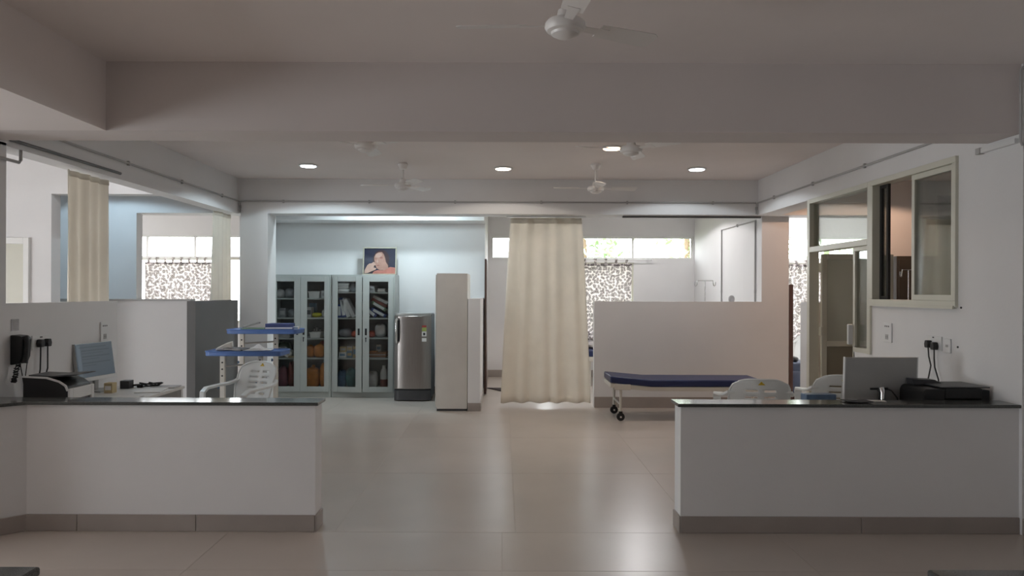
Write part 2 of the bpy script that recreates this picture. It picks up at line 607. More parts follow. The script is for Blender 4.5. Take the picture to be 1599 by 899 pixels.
# right wall (plane x = 3.46) with pillar, window sill, sidelight sill, stub
XR = 3.46
mb = MB()
mb.box(XR, 3.6, 5.36, 5.74, 0, 2.645)
mb.box(XR, 3.6, 5.74, 7.08, 0, 1.49)
mb.box(XR, 3.6, 7.08, 7.45, 0, 1.02)
mb.box(XR, 3.6, 8.55, 8.78, 0, 1.49)
struct(mb.build('wall_right', 'paint'))
struct(MB().box(3.44, 3.95, 5.0, 5.36, 0, 2.66).box(3.44, 3.95, 5.0, 5.02, 2.66, CE).build('pillar', 'paint'))
struct(MB().box(3.95, 7.5, 5.1, 5.3, 0, CE).build('wall_right_front', 'paint'))
struct(MB().box(3.95, 4.1, -5, 5.1, 0, CE).build('wall_right_hall', 'paint'))
wall_x('wall_right_outer', 7.5, 7.65, 5.1, 14.35, 0, CE, [(11.4, 13.4, 1.0, 2.6)])
# pillars along the second beam
struct(MB().box(-3.56, -3.19, 10.25, 10.62, 0, 2.65).build('pillar', 'paint'))
struct(MB().box(3.58, 3.955, 10.45, 10.62, 0, 2.65).build('pillar', 'paint'))
struct(MB().box(-4.05, -3.59, 5.0, 5.46, 0, 2.66).build('pillar', 'paint'))
# alcove
struct(MB().box(-3.70, -3.56, 10.62, 12.0, 0, CE).build('wall_alcove_left', 'paint'))
struct(MB().box(-3.70, -0.28, 11.85, 12.0, 0, CE).build('wall_alcove_back', 'paint'))
struct(MB().box(-0.36, -0.28, 12.0, 14.2, 0, CE).build('wall_cubicle_left', 'paint'))
struct(MB().box(-0.465, -0.30, 10.1, 11.85, 0, 1.5).build('low_wall', 'paint'))
# partition behind the couch
struct(MB().box(1.268, 3.58, 10.45, 10.58, 0, 1.47).build('low_wall', 'paint'))
struct(MB().box(3.60, 3.75, 10.62, 14.2, 0, CE).build('wall_cubicle_right', 'paint'))
# left side
struct(MB().box(-3.72, -3.59, 5.46, 7.04, 0, 1.5).build('low_wall', 'paint'))
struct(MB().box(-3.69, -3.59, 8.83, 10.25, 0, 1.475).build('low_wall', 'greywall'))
struct(MB().box(-6.4, -3.69, 8.95, 9.05, 0, 1.475).build('low_wall', 'paint'))
mb = MB().box(-6.4, -3.69, 8.93, 9.07, 1.475, 1.497)
struct(mb.build('trim_1', 'conduit'))
wall_y('wall_left_room', -9, -4.93, 8.25, 8.42, 0, CE, [(-5.98, -5.16, 0, 2.17)])
wall_y('wall_left_far', -9, -4.97, 10.25, 10.42, 0, 2.65)
wall_x('wall_left_outer', -9.2, -9, -5, 14.35, 0, CE, [(0.9, 3.8, 0.05, 1.95), (5.3, 6.3, 0.9, 2.2), (11.6, 13.0, 1.0, 2.2)])
# rear wall
WINS = [(-7.2, -4.85, 1.0, 2.64), (-0.22, 3.58, 2.21, 2.64), (0.7, 2.46, 0.78, 2.15), (5.2, 7.3, 2.21, 2.64), (5.2, 6.9, 0.78, 2.15)]
wall_y('wall_back', -9, 7.5, 14.2, 14.35, 0, CE, WINS)
wall_y('wall_front', -9, 4.1, -5.15, -5, 0, CE)

# counters with granite tops
ang = [(-3.165, 5.03), (-3.585, 4.61), (-3.585, 5.2), (-1.243, 5.2), (-1.243, 5.03)]
struct(MB().prism(ang[::-1], 'z', 0, 0.838).build('counter_wall', 'paint'))
slab = [(-3.155, 5.005), (-3.585, 4.575), (-3.585, 5.225), (-1.222, 5.225), (-1.222, 5.005)]
tag(MB().prism(slab[::-1], 'z', 0.0, 0.022).build('countertop', 'granite', bevel=0.004, loc=(0, 0, 0.838)),
    'polished dark granite top of the left reception counter', 'countertop')
struct(MB().box(1.188, 3.44, 5.03, 5.2, 0, 0.838).build('counter_wall', 'paint'))
tag(MB().box(1.165, 3.438, 5.005, 5.225, 0, 0.022).build('countertop', 'granite', bevel=0.004, loc=(0, 0, 0.838)),
    'polished dark granite top of the right reception counter', 'countertop')


# skirting tiles
def skirting(name, p0, p1, nrm, h=0.11, L=1.2, t=0.012):
    e = sempty(name, (p0[0], p0[1], 0))
    d = Vector((p1[0] - p0[0], p1[1] - p0[1], 0))
    n = Vector((nrm[0], nrm[1], 0)).normalized() * t
    ln = d.length
    d.normalize()
    k = 0.0
    while k < ln - 1e-3:
        k2 = min(ln, k + L)
        a, b = d * (k + 0.0015), d * (k2 - 0.0015)
        q = MB()
        pts = [(a.x, a.y), (b.x, b.y), (b.x + n.x, b.y + n.y), (a.x + n.x, a.y + n.y)]
        q.prism(pts, 'z', 0.0005, h)
        q.build('skirting_tile', 'skirt', e, bevel=0.002, seg=1)
        k = k2
    return e


skirting('baseboard_left_counter', (-1.243, 5.03), (-3.165, 5.03), (0, -1), L=0.79)
skirting('baseboard_left_angle', (-3.165, 5.03), (-3.585, 4.61), (0.7, -0.7))
skirting('baseboard_left_counter_end', (-1.243, 5.018), (-1.243, 5.2), (1, 0))
skirting('baseboard_right_counter', (1.188, 5.03), (3.44, 5.03), (0, -1))
skirting('baseboard_right_counter_end', (1.188, 5.018), (1.188, 5.2), (-1, 0))
skirting('baseboard_partition', (1.268, 10.45), (3.955, 10.45), (0, -1), h=0.15)
skirting('baseboard_alcove_stub', (-0.465, 10.1), (-0.30, 10.1), (0, -1))
skirting('baseboard_alcove_side', (-0.30, 10.09), (-0.30, 11.85), (1, 0), h=0.11)
skirting('baseboard_cubicle', (-0.28, 14.2), (3.6, 14.2), (0, -1), h=0.13)
skirting('baseboard_cubicle_left', (-0.28, 12.0), (-0.28, 14.18), (1, 0), h=0.13)
skirting('baseboard_alcove_back', (-3.5, 11.85), (-0.47, 11.85), (0, -1))
skirting('baseboard_pillar', (3.44, 4.999), (3.9, 4.999), (0, -1), h=0.11)


# ------------------------------------------------------------------ windows
def window_y(name, x0, x1, z0, z1, y, mull=(), m='whiteframe', fw=0.035, pane='pane'):
    """window in a wall of constant y"""
    w_ = sempty(name, ((x0 + x1) / 2, y, z0))
    ox, oz = (x0 + x1) / 2, z0
    mb = MB()
    a, b, c, d = x0 - ox, x1 - ox, 0, z1 - oz
    mb.box(a, b, -0.03, 0.03, c, c + fw).box(a, b, -0.03, 0.03, d - fw, d)
    mb.box(a, a + fw, -0.03, 0.03, c + fw, d - fw).box(b - fw, b, -0.03, 0.03, c + fw, d - fw)
    mb.build('window_frame', m, w_)
    xs = [a + fw] + [q - ox for q in mull] + [b - fw]
    for q in xs[1:-1]:
        MB().box(q - 0.02, q + 0.02, -0.03, 0.03, c + fw, d - fw).build('mullion', m, w_)
    for i in range(len(xs) - 1):
        MB().box(xs[i] + 0.02 * (i > 0), xs[i + 1] - 0.02 * (i < len(xs) - 2), -0.003, 0.003, c + fw, d - fw).build('pane', pane, w_)
    return w_


window_y('window_1', -7.2, -4.85, 2.21, 2.64, 14.27, (-6.7, -5.8))
window_y('window_2', -7.2, -4.85, 1.0, 2.21, 14.27, (-6.68,), 'alu')
window_y('window_3', -0.22, 3.58, 2.21, 2.64, 14.27, (1.0, 2.45))
window_y('window_4', 0.7, 2.46, 0.78, 2.15, 14.27, (1.58,), 'alu')
window_y('window_5', 5.2, 7.3, 2.21, 2.64, 14.27, (6.2,))
window_y('window_6', 5.2, 6.9, 0.78, 2.15, 14.27, (6.05,), 'alu')


# consulting room front in the right wall: sliding window, transom, door, sidelight (plane x = XR)
def bars_x(mb, x0, x1, y0, y1, z0, z1, fw):
    mb.box(x0, x1, y0, y1, z0, z0 + fw).box(x0, x1, y0, y1, z1 - fw, z1)
    mb.box(x0, x1, y0, y0 + fw, z0 + fw, z1 - fw).box(x0, x1, y1 - fw, y1, z0 + fw, z1 - fw)
    return mb


wn = sempty('window_7', (XR, 6.41, 1.49))
bars_x(MB(), -0.025, 0.09, -0.67, 0.67, 0, 1.155, 0.05).build('window_frame', 'alu', wn, bevel=0.004)
sash = bars_x(MB(), 0.005, 0.035, -0.61, 0.0, 0.05, 1.105, 0.045).build('sliding_sash', 'alu', wn, bevel=0.003)
MB().box(0.017, 0.023, -0.565, -0.045, 0.095, 1.06).build('pane', 'pane', sash)
sash2 = bars_x(MB(), 0.045, 0.075, -0.59, 0.02, 0.05, 1.105, 0.03).build('sliding_sash', 'alu', wn, bevel=0.003)
MB().box(0.057, 0.063, -0.56, -0.01, 0.08, 1.075).build('pane', 'dpane', sash2)
sash3 = bars_x(MB(), 0.045, 0.07, 0.47, 0.62, 0.05, 1.105, 0.03).build('sliding_sash', 'rubber', wn)
MB().box(0.057, 0.063, 0.50, 0.59, 0.08, 1.075).build('pane', 'dpane', sash3)
MB().box(-0.04, -0.025, -0.66, 0.66, -0.012, 0.012).build('window_sill', 'alu', wn)

dr = sempty('door_2', (XR, 7.81, 0))
mb = MB()
mb.box(-0.02, 0.09, -0.73, -0.67, 1.02, 2.645)          # jamb at the window
mb.box(-0.02, 0.09, 0.67, 0.74, 0, 2.645)               # far jamb
mb.box(-0.02, 0.09, -0.67, 0.67, 2.595, 2.645)
mb.box(-0.02, 0.09, -0.67, 0.67, 2.05, 2.11)
mb.build('door_frame', 'alu', dr, bevel=0.004)
MB().box(0.0, 0.08, 0.742, 0.752, 1.49, 2.64).build('gasket', 'rubber', dr)
MB().box(0.030, 0.036, -0.67, 0.67, 2.11, 2.595).build('transom_pane', 'dpane', dr)
sl = bars_x(MB(), 0.0, 0.05, -0.67, -0.34, 1.02, 2.05, 0.045).build('side_leaf', 'alu', dr, bevel=0.004)
MB().box(0.022, 0.028, -0.625, -0.385, 1.065, 2.005).build('pane', 'dpane', sl)
MB().box(-0.055, -0.005, -0.365, -0.33, 1.09, 1.29).build('door_handle', 'white', sl, bevel=0.01)
MB().box(0.0, 0.05, -0.385, -0.34, 0, 1.02).build('door_post', 'alu', dr, bevel=0.004)
# open leaf, hinged at the far jamb and swung into the room, facing the hall
lf = MB()
lf.box(0.1, 0.16, 0.62, 0.66, 0.02, 2.03).box(0.84, 0.90, 0.62, 0.66, 0.02, 2.03)
lf.box(0.16, 0.84, 0.62, 0.66, 0.02, 0.10).box(0.16, 0.84, 0.62, 0.66, 1.97, 2.03).box(0.16, 0.84, 0.62, 0.66, 1.0, 1.06)
lf = lf.build('door_leaf', 'alu', dr, bevel=0.004)
MB().box(0.16, 0.84, 0.637, 0.643, 1.06, 1.97).build('frosted_pane', 'frost', lf)
MB().box(0.16, 0.84, 0.632, 0.648, 0.10, 1.0).build('lower_panel', 'olive', lf)
for z in (0.35, 1.12, 1.83):
    MB().box(0.085, 0.115, 0.60, 0.668, z, z + 0.1).build('hinge', 'alu', lf, bevel=0.004)

# panelled door of the left room
d1 = sempty('door_1', (-5.57, 8.25, 0))
mb = MB().box(-0.41, -0.35, -0.03, 0.14, 0, 2.17).box(0.35, 0.41, -0.03, 0.14, 0, 2.17).box(-0.35, 0.35, -0.03, 0.14, 2.1, 2.17)
mb.build('door_frame', 'whiteframe', d1, bevel=0.004)
leaf = MB().box(-0.35, 0.35, 0.02, 0.06, 0.01, 2.1).build('door_leaf', 'alu', d1)
MB().box(0.26, 0.30, -0.02, 0.02, 1.0, 1.12).build('door_handle', 'chrome', leaf, bevel=0.006)
# door leaf seen edge on beside the curtain
d3 = sempty('door_3', (-0.262, 11.75, 0))
MB().box(-0.017, 0.012, -0.1, 0.55, 0.02, 2.1).build('door_leaf', 'wood', d3, bevel=0.003)


# ------------------------------------------------------------------ ceiling fans
def make_fan(label, loc, angs, R=0.56, rod=0.2, group='white three-bladed ceiling fans'):
    t = thing('ceiling_fan', label, 'ceiling fan', loc, 0, group)
    MB().lathe([(0.012, 0), (0.05, 0.0), (0.062, -0.02), (0.04, -0.07), (0.018, -0.08)], 20).build('canopy', 'fan', t, True)
    MB().cyl((0, 0, -0.06), (0, 0, -rod), 0.014, n=10).build('down_rod', 'fan', t, True)
    MB().lathe([(0.015, -rod + 0.06), (0.035, -rod + 0.05), (0.045, -rod + 0.005), (0.02, -rod)], 16).build('lower_canopy', 'fan', t, True)
    z = -rod
    MB().lathe([(0.02, z + 0.01), (0.085, z), (0.098, z - 0.015), (0.1, z - 0.035), (0.09, z - 0.052), (0.07, z - 0.058), (0.066, z - 0.07),
                (0.04, z - 0.083), (0.01, z - 0.088)], 28).build('motor_housing', 'fan', t, True)
    for a in angs:
        rt = Matrix.Rotation(math.radians(a), 4, 'Z')
        pit = Matrix.Rotation(math.radians(-13), 4, 'X')
        m2 = rt @ Matrix.Translation((0, 0, z - 0.022)) @ pit
        b = MB()
        b.prism([(0.19, -0.055), (R - 0.03, -0.066), (R, -0.045), (R, 0.045), (R - 0.03, 0.06), (0.19, 0.05)], 'z', -0.002, 0.002, 0, m2)
        bl = b.build('blade', 'fan', t)
        k = MB()
        k.prism([(0.085, -0.02), (0.24, -0.03), (0.24, 0.03), (0.085, 0.02)], 'z', -0.005, -0.0021, 0, m2)
        k.build('blade_bracket', 'fan', bl)
    return t


make_fan('white ceiling fan overhead in front of the near beam, largest of all', (0.30, 3.68, CE), (176, 27, 275), 0.53, 0.20)
make_fan('white ceiling fan beyond the near beam on the left, its rod out of sight', (-1.19, 6.55, CE), (222, 318, 90), 0.50, 0.235)
make_fan('white ceiling fan beyond the near beam on the right, beside the warm downlight', (1.13, 6.68, CE), (192, 312, 72), 0.50, 0.235)
make_fan('white ceiling fan on a rod before the far beam, left of the middle downlight', (-1.19, 8.97, CE), (178, 60, 300), 0.50, 0.24)
make_fan('white ceiling fan on a rod before the far beam, above the cream curtain', (1.10, 8.97, CE), (184, 8, 270), 0.50, 0.27)


# ------------------------------------------------------------------ downlights
def downlight(label, x, y, z, m, watt, tint, r=0.095):
    t = thing('downlight', label, 'ceiling light', (x, y, z), 0, 'round ceiling downlights')
    MB().lathe([(r, 0), (r + 0.02, -0.004), (r + 0.018, -0.016), (r, -0.018)], 28).build('trim_ring', 'white', t, True)
    MB().lathe([(0.002, -0.019), (r - 0.002, -0.019), (r - 0.006, -0.023), (0.002, -0.025)], 28).build('lens', m, t, True)
    l = bpy.data.lights.new('downlight_beam', 'SPOT')
    lo = bpy.data.objects.new('downlight_beam', l)
    COL.objects.link(lo)
    lo.location = (x, y, z - 0.03)
    l.energy, l.color, l.spot_size, l.spot_blend, l.shadow_soft_size = watt, tint, math.radians(153), 0.10, 0.06
    return t


downlight('round cool white downlight on the left of the far bay ceiling', -2.35, 9.12, CE, 'lampw', 62, (0.76, 0.92, 1.0))
downlight('round neutral white downlight in the middle of the far bay ceiling', 0.0, 9.28, CE, 'lampn', 26, (1.0, 0.91, 0.82))
downlight('round orange-tinted warm downlight beside a ceiling fan, nearest of the lit ones', 1.145, 7.94, CE, 'lampo', 28, (1.0, 0.80, 0.62))
downlight('round cool white downlight on the right of the far bay ceiling', 2.38, 9.28, CE, 'lampw', 36, (0.86, 0.94, 1.0))
o = MB().lathe([(0.002, -0.05), (0.09, -0.045), (0.12, -0.02), (0.12, 0.0)], 24).build('ceiling_lamp', 'white', None, True, loc=(1.62, 11.2, CE))
tag(o, 'unlit round white ceiling lamp in the cubicle right of the cream curtain', 'ceiling light')


# ------------------------------------------------------------------ conduits
def conduit(label, pts, r=0.011, clips=8, name='conduit_pipe', m='conduit'):
    p0 = Vector(pts[0])
    t = thing(name, label, 'conduit', p0)
    MB().tube([Vector(p) - p0 for p in pts], r, 8).build('pipe', m, t, True)
    for i in range(len(pts) - 1):
        a, b = Vector(pts[i]) - p0, Vector(pts[i + 1]) - p0
        n = max(1, int((b - a).length / 1.05)) if clips else 0
        for k in range(n):
            c = a.lerp(b, (k + 0.5) / n)
            MB().box(c.x - 0.0125, c.x + 0.0125, c.y - 0.0125, c.y + 0.0125, c.z - 0.022, c.z + 0.022).build('clip', m, t, bevel=0.004)
    return t


conduit('thin grey conduit clipped along the left side beam', [(-3.575, 5.4, 2.81), (-3.575, 10.23, 2.81)])
conduit('thin grey conduit clipped along the front of the far beam', [(-3.56, 10.236, 2.66), (-3.56, 10.236, 2.81), (3.43, 10.236, 2.81), (3.43, 10.236, 2.66)])
conduit('thin grey conduit clipped along the beam above the sliding window', [(3.447, 5.4, 2.81), (3.447, 10.22, 2.81)])
conduit('short bent conduit pipe on the front left pillar beside the curtain rod', [(-3.575, 5.3, 2.54), (-3.575, 5.58, 2.54), (-3.575, 5.60, 2.56), (-3.575, 5.60, 2.636)], 0.012, 0)
conduit('short bent conduit standing out from the front right pillar', [(3.46, 4.985, 3.09), (3.425, 4.985, 3.09), (3.415, 4.985, 3.07), (3.415, 4.985, 2.60), (3.425, 4.985, 2.58), (3.46, 4.985, 2.58)], 0.010, 0)
conduit('white conduit rising and bending along the cubicle right wall', [(3.588, 12.4, 0.6), (3.588, 12.4, 2.62), (3.588, 10.75, 2.62), (3.588, 10.75, 0.6)], 0.012, 3)
t = thing('cable_casing', 'white square cable casing under the beam by the front right pillar', 'conduit', (3.41, 5.02, 2.60))
MB().box(0, 0.03, 0.02, 0.42, 0.0, 0.035).build('casing', 'white', t, bevel=0.003)
MB().box(-0.008, 0.03, 0.38, 0.43, -0.005, 0.04).build('end_cap', 'conduit', t, bevel=0.003)


# ------------------------------------------------------------------ curtains
def curtain(label, origin, rotz, w_top, w_bot, h, n, mname='cream', amp=0.045, tabs=0, seed=1, shift=0.0, sweep=0.0, group=None):
    rnd = random.Random(seed)
    ph = [rnd.uniform(0, 6.28) for _ in range(4)]
    t = thing('curtain', label, 'curtain', origin, rotz, group)

    def fn(u, v):
        ww = w_top + (w_bot - w_top) * (v ** 0.8)
        uu = u + 0.016 * math.sin(2 * PI * 3 * u + ph[0]) * (0.4 + v)
        a = amp * (0.55 + 0.45 * v)
        y = a * (math.sin(2 * PI * n * uu + ph[1]) + 0.45 * math.sin(2 * PI * (n * 0.47) * uu + ph[2] + v))
        z = h * (1 - v) + 0.008 * math.sin(2 * PI * n * u + ph[3]) * v
        return ((u - 0.5) * ww + shift * v + sweep * v * v * (u - 0.5), y, z)
    MB().grid(fn, max(60, n * 12), 24).build('fabric', mname, t, True, solid=0.003)
    MB().grid(lambda u, v: (fn(u, 0.03 * v)[0], fn(u, 0.03 * v)[1] - 0.006, fn(u, 0.03 * v)[2] + 0.004), max(60, n * 12), 2).build('heading_tape', mname, t, True, solid=0.003)
    for k in range(tabs):
        u = (k + 0.5) / tabs
        p = fn(u, 0)
        MB().ribbon([(p[0], p[1] - 0.01, p[2] - 0.02), (p[0], p[1] - 0.012, p[2] + 0.075), (p[0], p[1] + 0.015, p[2] + 0.095), (p[0], p[1] + 0.03, p[2] + 0.06)],
                    (0.024, 0, 0), 0.002).build('tab', mname, t)
    return t


CG = 'plain cream ward curtains'
curtain('long cream curtain hanging to the floor in the doorway in the middle', (0.60, 10.5, 0.06), 0, 0.98, 1.25, 2.56, 5, 'cream', 0.026, 0, 3, 0.0)
curtain('cream curtain gathered under the left side beam, nearest on the left', (-3.685, 6.69, 1.0), PI / 2, 0.66, 0.64, 1.615, 4, 'cream', 0.025, 0, 5)
curtain('narrow cream curtain beside the far left pillar, in front of the bright window', (-3.70, 9.95, 0.9), PI / 2, 0.56, 0.66, 1.72, 4, 'cream', 0.03, 0, 8)
curtain('brown-ringed white tab curtain at the far left window', (-5.98, 14.05, 0.9), 0, 1.34, 1.34, 1.22, 9, 'print', 0.03, 9, 11)
curtain('brown-ringed white tab curtain at the middle window right of the cream curtain', (1.62, 14.05, 0.70), 0, 1.56, 1.50, 1.42, 9, 'print', 0.03, 8, 12)
curtain('brown-ringed white tab curtain in the room right of the pillar', (6.0, 14.05, 0.70), 0, 1.6, 1.6, 1.42, 10, 'print', 0.03, 9, 13)


def rod(label, p0, p1, r, m, ends=True, name='curtain_rod'):
    p0, p1 = Vector(p0), Vector(p1)
    t = thing(name, label, 'curtain rod', p0)
    d = p1 - p0
    MB().cyl((0, 0, 0), d, r, n=10).build('pole', m, t, True)
    if ends:
        for p in (Vector((0, 0, 0)), d):
            MB().blob(p, (r * 1.8,) * 3, amp=0, e=2, flat=False, nu=10, nv=6).build('finial', m, t, True)
        for x in (0.06, d.x - 0.06):
            MB().box(x - 0.01, x + 0.01, 0.0, 14.2 - p0.y, -0.012, 0.012).build('bracket', m, t)
    return t


rod('dark metal curtain rod along the left side beam', (-3.575, 5.48, 2.69), (-3.575, 7.06, 2.69), 0.013, 'darkrod', False)
rod('white rod of the far left window curtain', (-6.75, 14.06, 2.195), (-5.2, 14.06, 2.195), 0.011, 'white')
rod('white rod of the middle window curtain', (0.6, 14.06, 2.20), (2.76, 14.06, 2.20), 0.011, 'white')
rod('white rod of the curtain in the right room', (5.1, 14.06, 2.20), (7.0, 14.06, 2.20), 0.011, 'white')
tag(MB().box(1.65, 3.56, -0.02, 0.02, -0.025, 0.0).build('curtain_rail', 'darkrod', None, bevel=0.003, loc=(0, 10.44, 2.648)),
    'dark curtain rail under the far beam above the couch partition', 'curtain rail')
tag(MB().box(0.05, 1.15, -0.02, 0.02, -0.02, 0.0).build('curtain_rail', 'white', None, bevel=0.003, loc=(0, 10.5, 2.648)),
    'white curtain rail that carries the long cream middle curtain', 'curtain rail')


# ------------------------------------------------------------------ steel cupboards
def cupboard(label, x0, x1, shelves, open_deg, group):
    W = x1 - x0
    t = thing('steel_cupboard', label, 'cupboard', ((x0 + x1) / 2, 11.36, 0), 0, group)
    a, b, D, Z = -W / 2, W / 2, 0.46, 1.845
    c = MB()
    c.box(a, a + 0.018, 0, D, 0, Z).box(b - 0.018, b, 0, D, 0, Z).box(a + 0.018, b - 0.018, 0, D, Z - 0.02, Z)
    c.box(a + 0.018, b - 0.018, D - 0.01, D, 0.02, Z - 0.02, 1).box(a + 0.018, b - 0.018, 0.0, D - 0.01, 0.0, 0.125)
    c.box(a + 0.018, a + 0.045, 0.0, 0.02, 0.125, Z - 0.02).box(b - 0.045, b - 0.018, 0.0, 0.02, 0.125, Z - 0.02)
    c.box(a + 0.045, b - 0.045, 0.0, 0.02, Z - 0.045, Z - 0.02)
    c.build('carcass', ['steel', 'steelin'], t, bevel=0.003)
    for z in shelves:
        MB().box(a + 0.02, b - 0.02, 0.03, D - 0.012, z - 0.022, z).build('shelf', 'steel', t, bevel=0.002)
    dw = (W - 0.05) / 2
    for sgn in (-1, 1):
        hx = sgn * (W / 2 - 0.024)
        # local door coordinates: hinge at origin, opening edge towards -sgn
        d = MB()
        z0, z1 = 0.085, Z - 0.03
        st = 0.095
        sx = -sgn

        def bx(p, q, c_, e, y0=-0.022, y1=-0.002, m=0, tgt=d):
            lo, hi = sorted((sx * p, sx * q))
            tgt.box(lo, hi, y0, y1, c_, e, m)
        bx(0, st - 0.02, z0, z1)
        bx(dw - st, dw, z0, z1)
        bx(st - 0.02, dw - st, z0, z0 + 0.08)
        bx(st - 0.02, dw - st, z1 - 0.075, z1)
        rot = math.radians(open_deg) * sgn
        do = d.build('door', 'steel', t, bevel=0.003, loc=(hx, 0, 0), rot=(0, 0, rot))
        g = MB()
        bx(st - 0.02, dw - st, z0 + 0.08, z1 - 0.075, -0.013, -0.009, 0, g)
        g.build('glass_pane', 'cpane', do)
        hd = MB()
        bx(dw - 0.062, dw - 0.032, 0.94, 1.04, -0.0245, -0.0215, 0, hd)
        hd.build('handle', 'black', do)
        if sgn == 1:
            kk = MB()
            kk.cyl((sx * (dw - 0.047), -0.03, 0.895), (sx * (dw - 0.047), -0.021, 0.895), 0.012, n=12)
            kk.box(sx * (dw - 0.047) - 0.006, sx * (dw - 0.047) + 0.006, -0.04, -0.03, 0.84, 0.90)
            kk.build('lock', 'dark', do)
    return t


SHL, SHR = (1.49, 1.196, 0.888, 0.59), (1.585, 1.196, 0.896, 0.59)
cupboard('grey glazed steel cupboard on the left, its doors shut, behind the blue-topped tables', -3.49, -2.578, SHL, 0, 'glazed steel cupboards')
cupboard('grey glazed steel cupboard on the right, its doors ajar, next to the fridge', -2.572, -1.62, SHR, 7, 'glazed steel cupboards')


# contents of the cupboards; px = pixel column, the shelf tops are at z
def X_(px, Y=11.56):
    return (px - CX) * Y / F


def softbag(name, label, cat, px, z, rx, rz, m, seed, ry=0.10, Y=11.56, knot=False, e=2.8, amp=0.12):
    t = thing(name, label, cat, (X_(px, Y), Y, z))
    MB().blob((0, 0, rz), (rx, ry, rz), 0, e, seed, amp, 16, 10).build('sack', m, t, True)
    if knot:
        MB().blob((0.01, 0, 2 * rz + 0.01), (rx * 0.3, ry * 0.4, 0.03), 0, 2, seed + 9, 0.3, 10, 6, False).build('knot', m, t, True)
    return t


def carton(name, label, cat, px, z, w_, d_, h_, m, m2='white', Y=11.56, lid=True, rotz=0.0):
    t = thing(name, label, cat, (X_(px, Y), Y, z), rotz)
    MB().box(-w_ / 2, w_ / 2, -d_ / 2, d_ / 2, 0, h_).build('carton', m, t, bevel=0.003)
    if lid:
        MB().box(-w_ * 0.36, w_ * 0.36, -d_ / 2 - 0.001, -d_ / 2 + 0.001, h_ * 0.3, h_ * 0.72).build('printed_panel', m2, t)
    return t


def basket(label, px, z, w_, h_, Y=11.54):
    t = thing('plastic_basket', label, 'basket', (X_(px, Y), Y, z))
    b = MB()
    d_ = 0.2
    prof = [(-w_ / 2 * 0.86, 0), (w_ / 2 * 0.86, 0), (w_ / 2, h_), (-w_ / 2, h_)]
    b.prism(prof, 'y', -d_ / 2, -d_ / 2 + 0.006).prism(prof, 'y', d_ / 2 - 0.006, d_ / 2)
    b.box(-w_ / 2 * 0.86, w_ / 2 * 0.86, -d_ / 2 + 0.006, d_ / 2 - 0.006, 0, 0.006)
    for s in (-1, 1):
        b.prism([(s * w_ / 2 * 0.86, 0), (s * (w_ / 2 * 0.86 - 0.006), 0), (s * (w_ / 2 - 0.006), h_), (s * w_ / 2, h_)], 'y', -d_ / 2 + 0.006, d_ / 2 - 0.006)
    b.build('tub', 'white', t)
    r = MB()
    r.box(-w_ / 2 - 0.008, w_ / 2 + 0.008, -d_ / 2 - 0.008, -d_ / 2 + 0.004, h_ - 0.012, h_ + 0.004)
    r.box(-w_ / 2 - 0.008, w_ / 2 + 0.008, d_ / 2 - 0.004, d_ / 2 + 0.008, h_ - 0.012, h_ + 0.004)
    r.build('rim', 'white', t, bevel=0.003)
    return t


def paperstack(label, px, z, w_, n, m='paper', Y=11.56, d_=0.28, cat='paper stack', sh=0.014):
    t = thing('paper_stack', label, cat, (X_(px, Y), Y, z))
    rnd = random.Random(int(px * 7 + n))
    for k in range(n):
        dx, dy = rnd.uniform(-0.012, 0.012), rnd.uniform(-0.01, 0.01)
        MB().box(-w_ / 2 + dx, w_ / 2 + dx, -d_ / 2 + dy, d_ / 2 + dy, k * sh, (k + 1) * sh - 0.0015).build('sheaf', m if k % 3 else 'papergrey', t)
    return t


def boxfile(label, px, z, tilt, body, L=0.27, th=0.055, D=0.24, Y=11.55, spine='filespine'):
    """lever file; tilt in degrees from upright, leaning to the left at its top when positive"""
    t = thing('lever_file', label, 'file', (X_(px, Y), Y, z), 0, 'lever files in the right cupboard')
    a = math.radians(tilt)
    m_ = Matrix.Rotation(-a, 4, 'Y')
    # keep the lower corner on the shelf
    cs = [m_ @ Vector((x, 0, zz)) for x in (-th / 2, th / 2) for zz in (0, L)]
    dz = -min(c.z for c in cs)
    m_ = Matrix.Translation((0, 0, dz)) @ m_
    MB().box(-th / 2, th / 2, -D / 2, D / 2, 0, L, 0, m_).build('cover', body, t, bevel=0.002)
    MB().box(-th / 2 + 0.006, th / 2 - 0.006, -D / 2 - 0.002, -D / 2 + 0.002, 0.03, L - 0.03, 0, m_).build('spine_label', spine, t)
    return t


BASE = 0.125
# left cupboard, left door
softbag('linen_pack', 'pale folded pack at left on the top shelf of the left cupboard', 'linen pack', 438, 1.49, 0.07, 0.065, 'whitebag', 21)
softbag('linen_pack', 'grey wrapped pack beside the pale pack on the left cupboard top shelf', 'linen pack', 454, 1.49, 0.085, 0.072, 'greybag', 22)
carton('storage_box', 'dim grey box on the second shelf behind the left cupboard left door', 'box', 444, 1.196, 0.10, 0.2, 0.14, 'greybag', 'papergrey')
softbag('plastic_bag', 'dim grey bag by the grey box behind the left cupboard left door', 'bag', 457, 1.196, 0.06, 0.06, 'greybag', 23)
paperstack('stack of grey papers on the third shelf behind the left cupboard left door', 446, 0.888, 0.22, 6, 'papergrey')
softbag('cotton_pack', 'pale green cotton pack lying on the fourth shelf of the left cupboard', 'cotton pack', 441, 0.59, 0.09, 0.075, 'whitebag', 24)
softbag('linen_pack', 'green flat pack at the back of the left cupboard fourth shelf', 'linen pack', 445, 0.59, 0.11, 0.105, 'greenfile', 25, 0.06, 11.74)
t = thing('cotton_roll', 'round white cotton roll seen end on in the left cupboard', 'cotton roll', (X_(454), 11.5, 0.59 + 0.058))
MB().cyl((0, -0.08, 0), (0, 0.08, 0), 0.056, n=22).build('roll', 'paper', t, True)
MB().cyl((0, -0.083, 0), (0, -0.079, 0), 0.018, n=14).build('core', 'card', t, True)
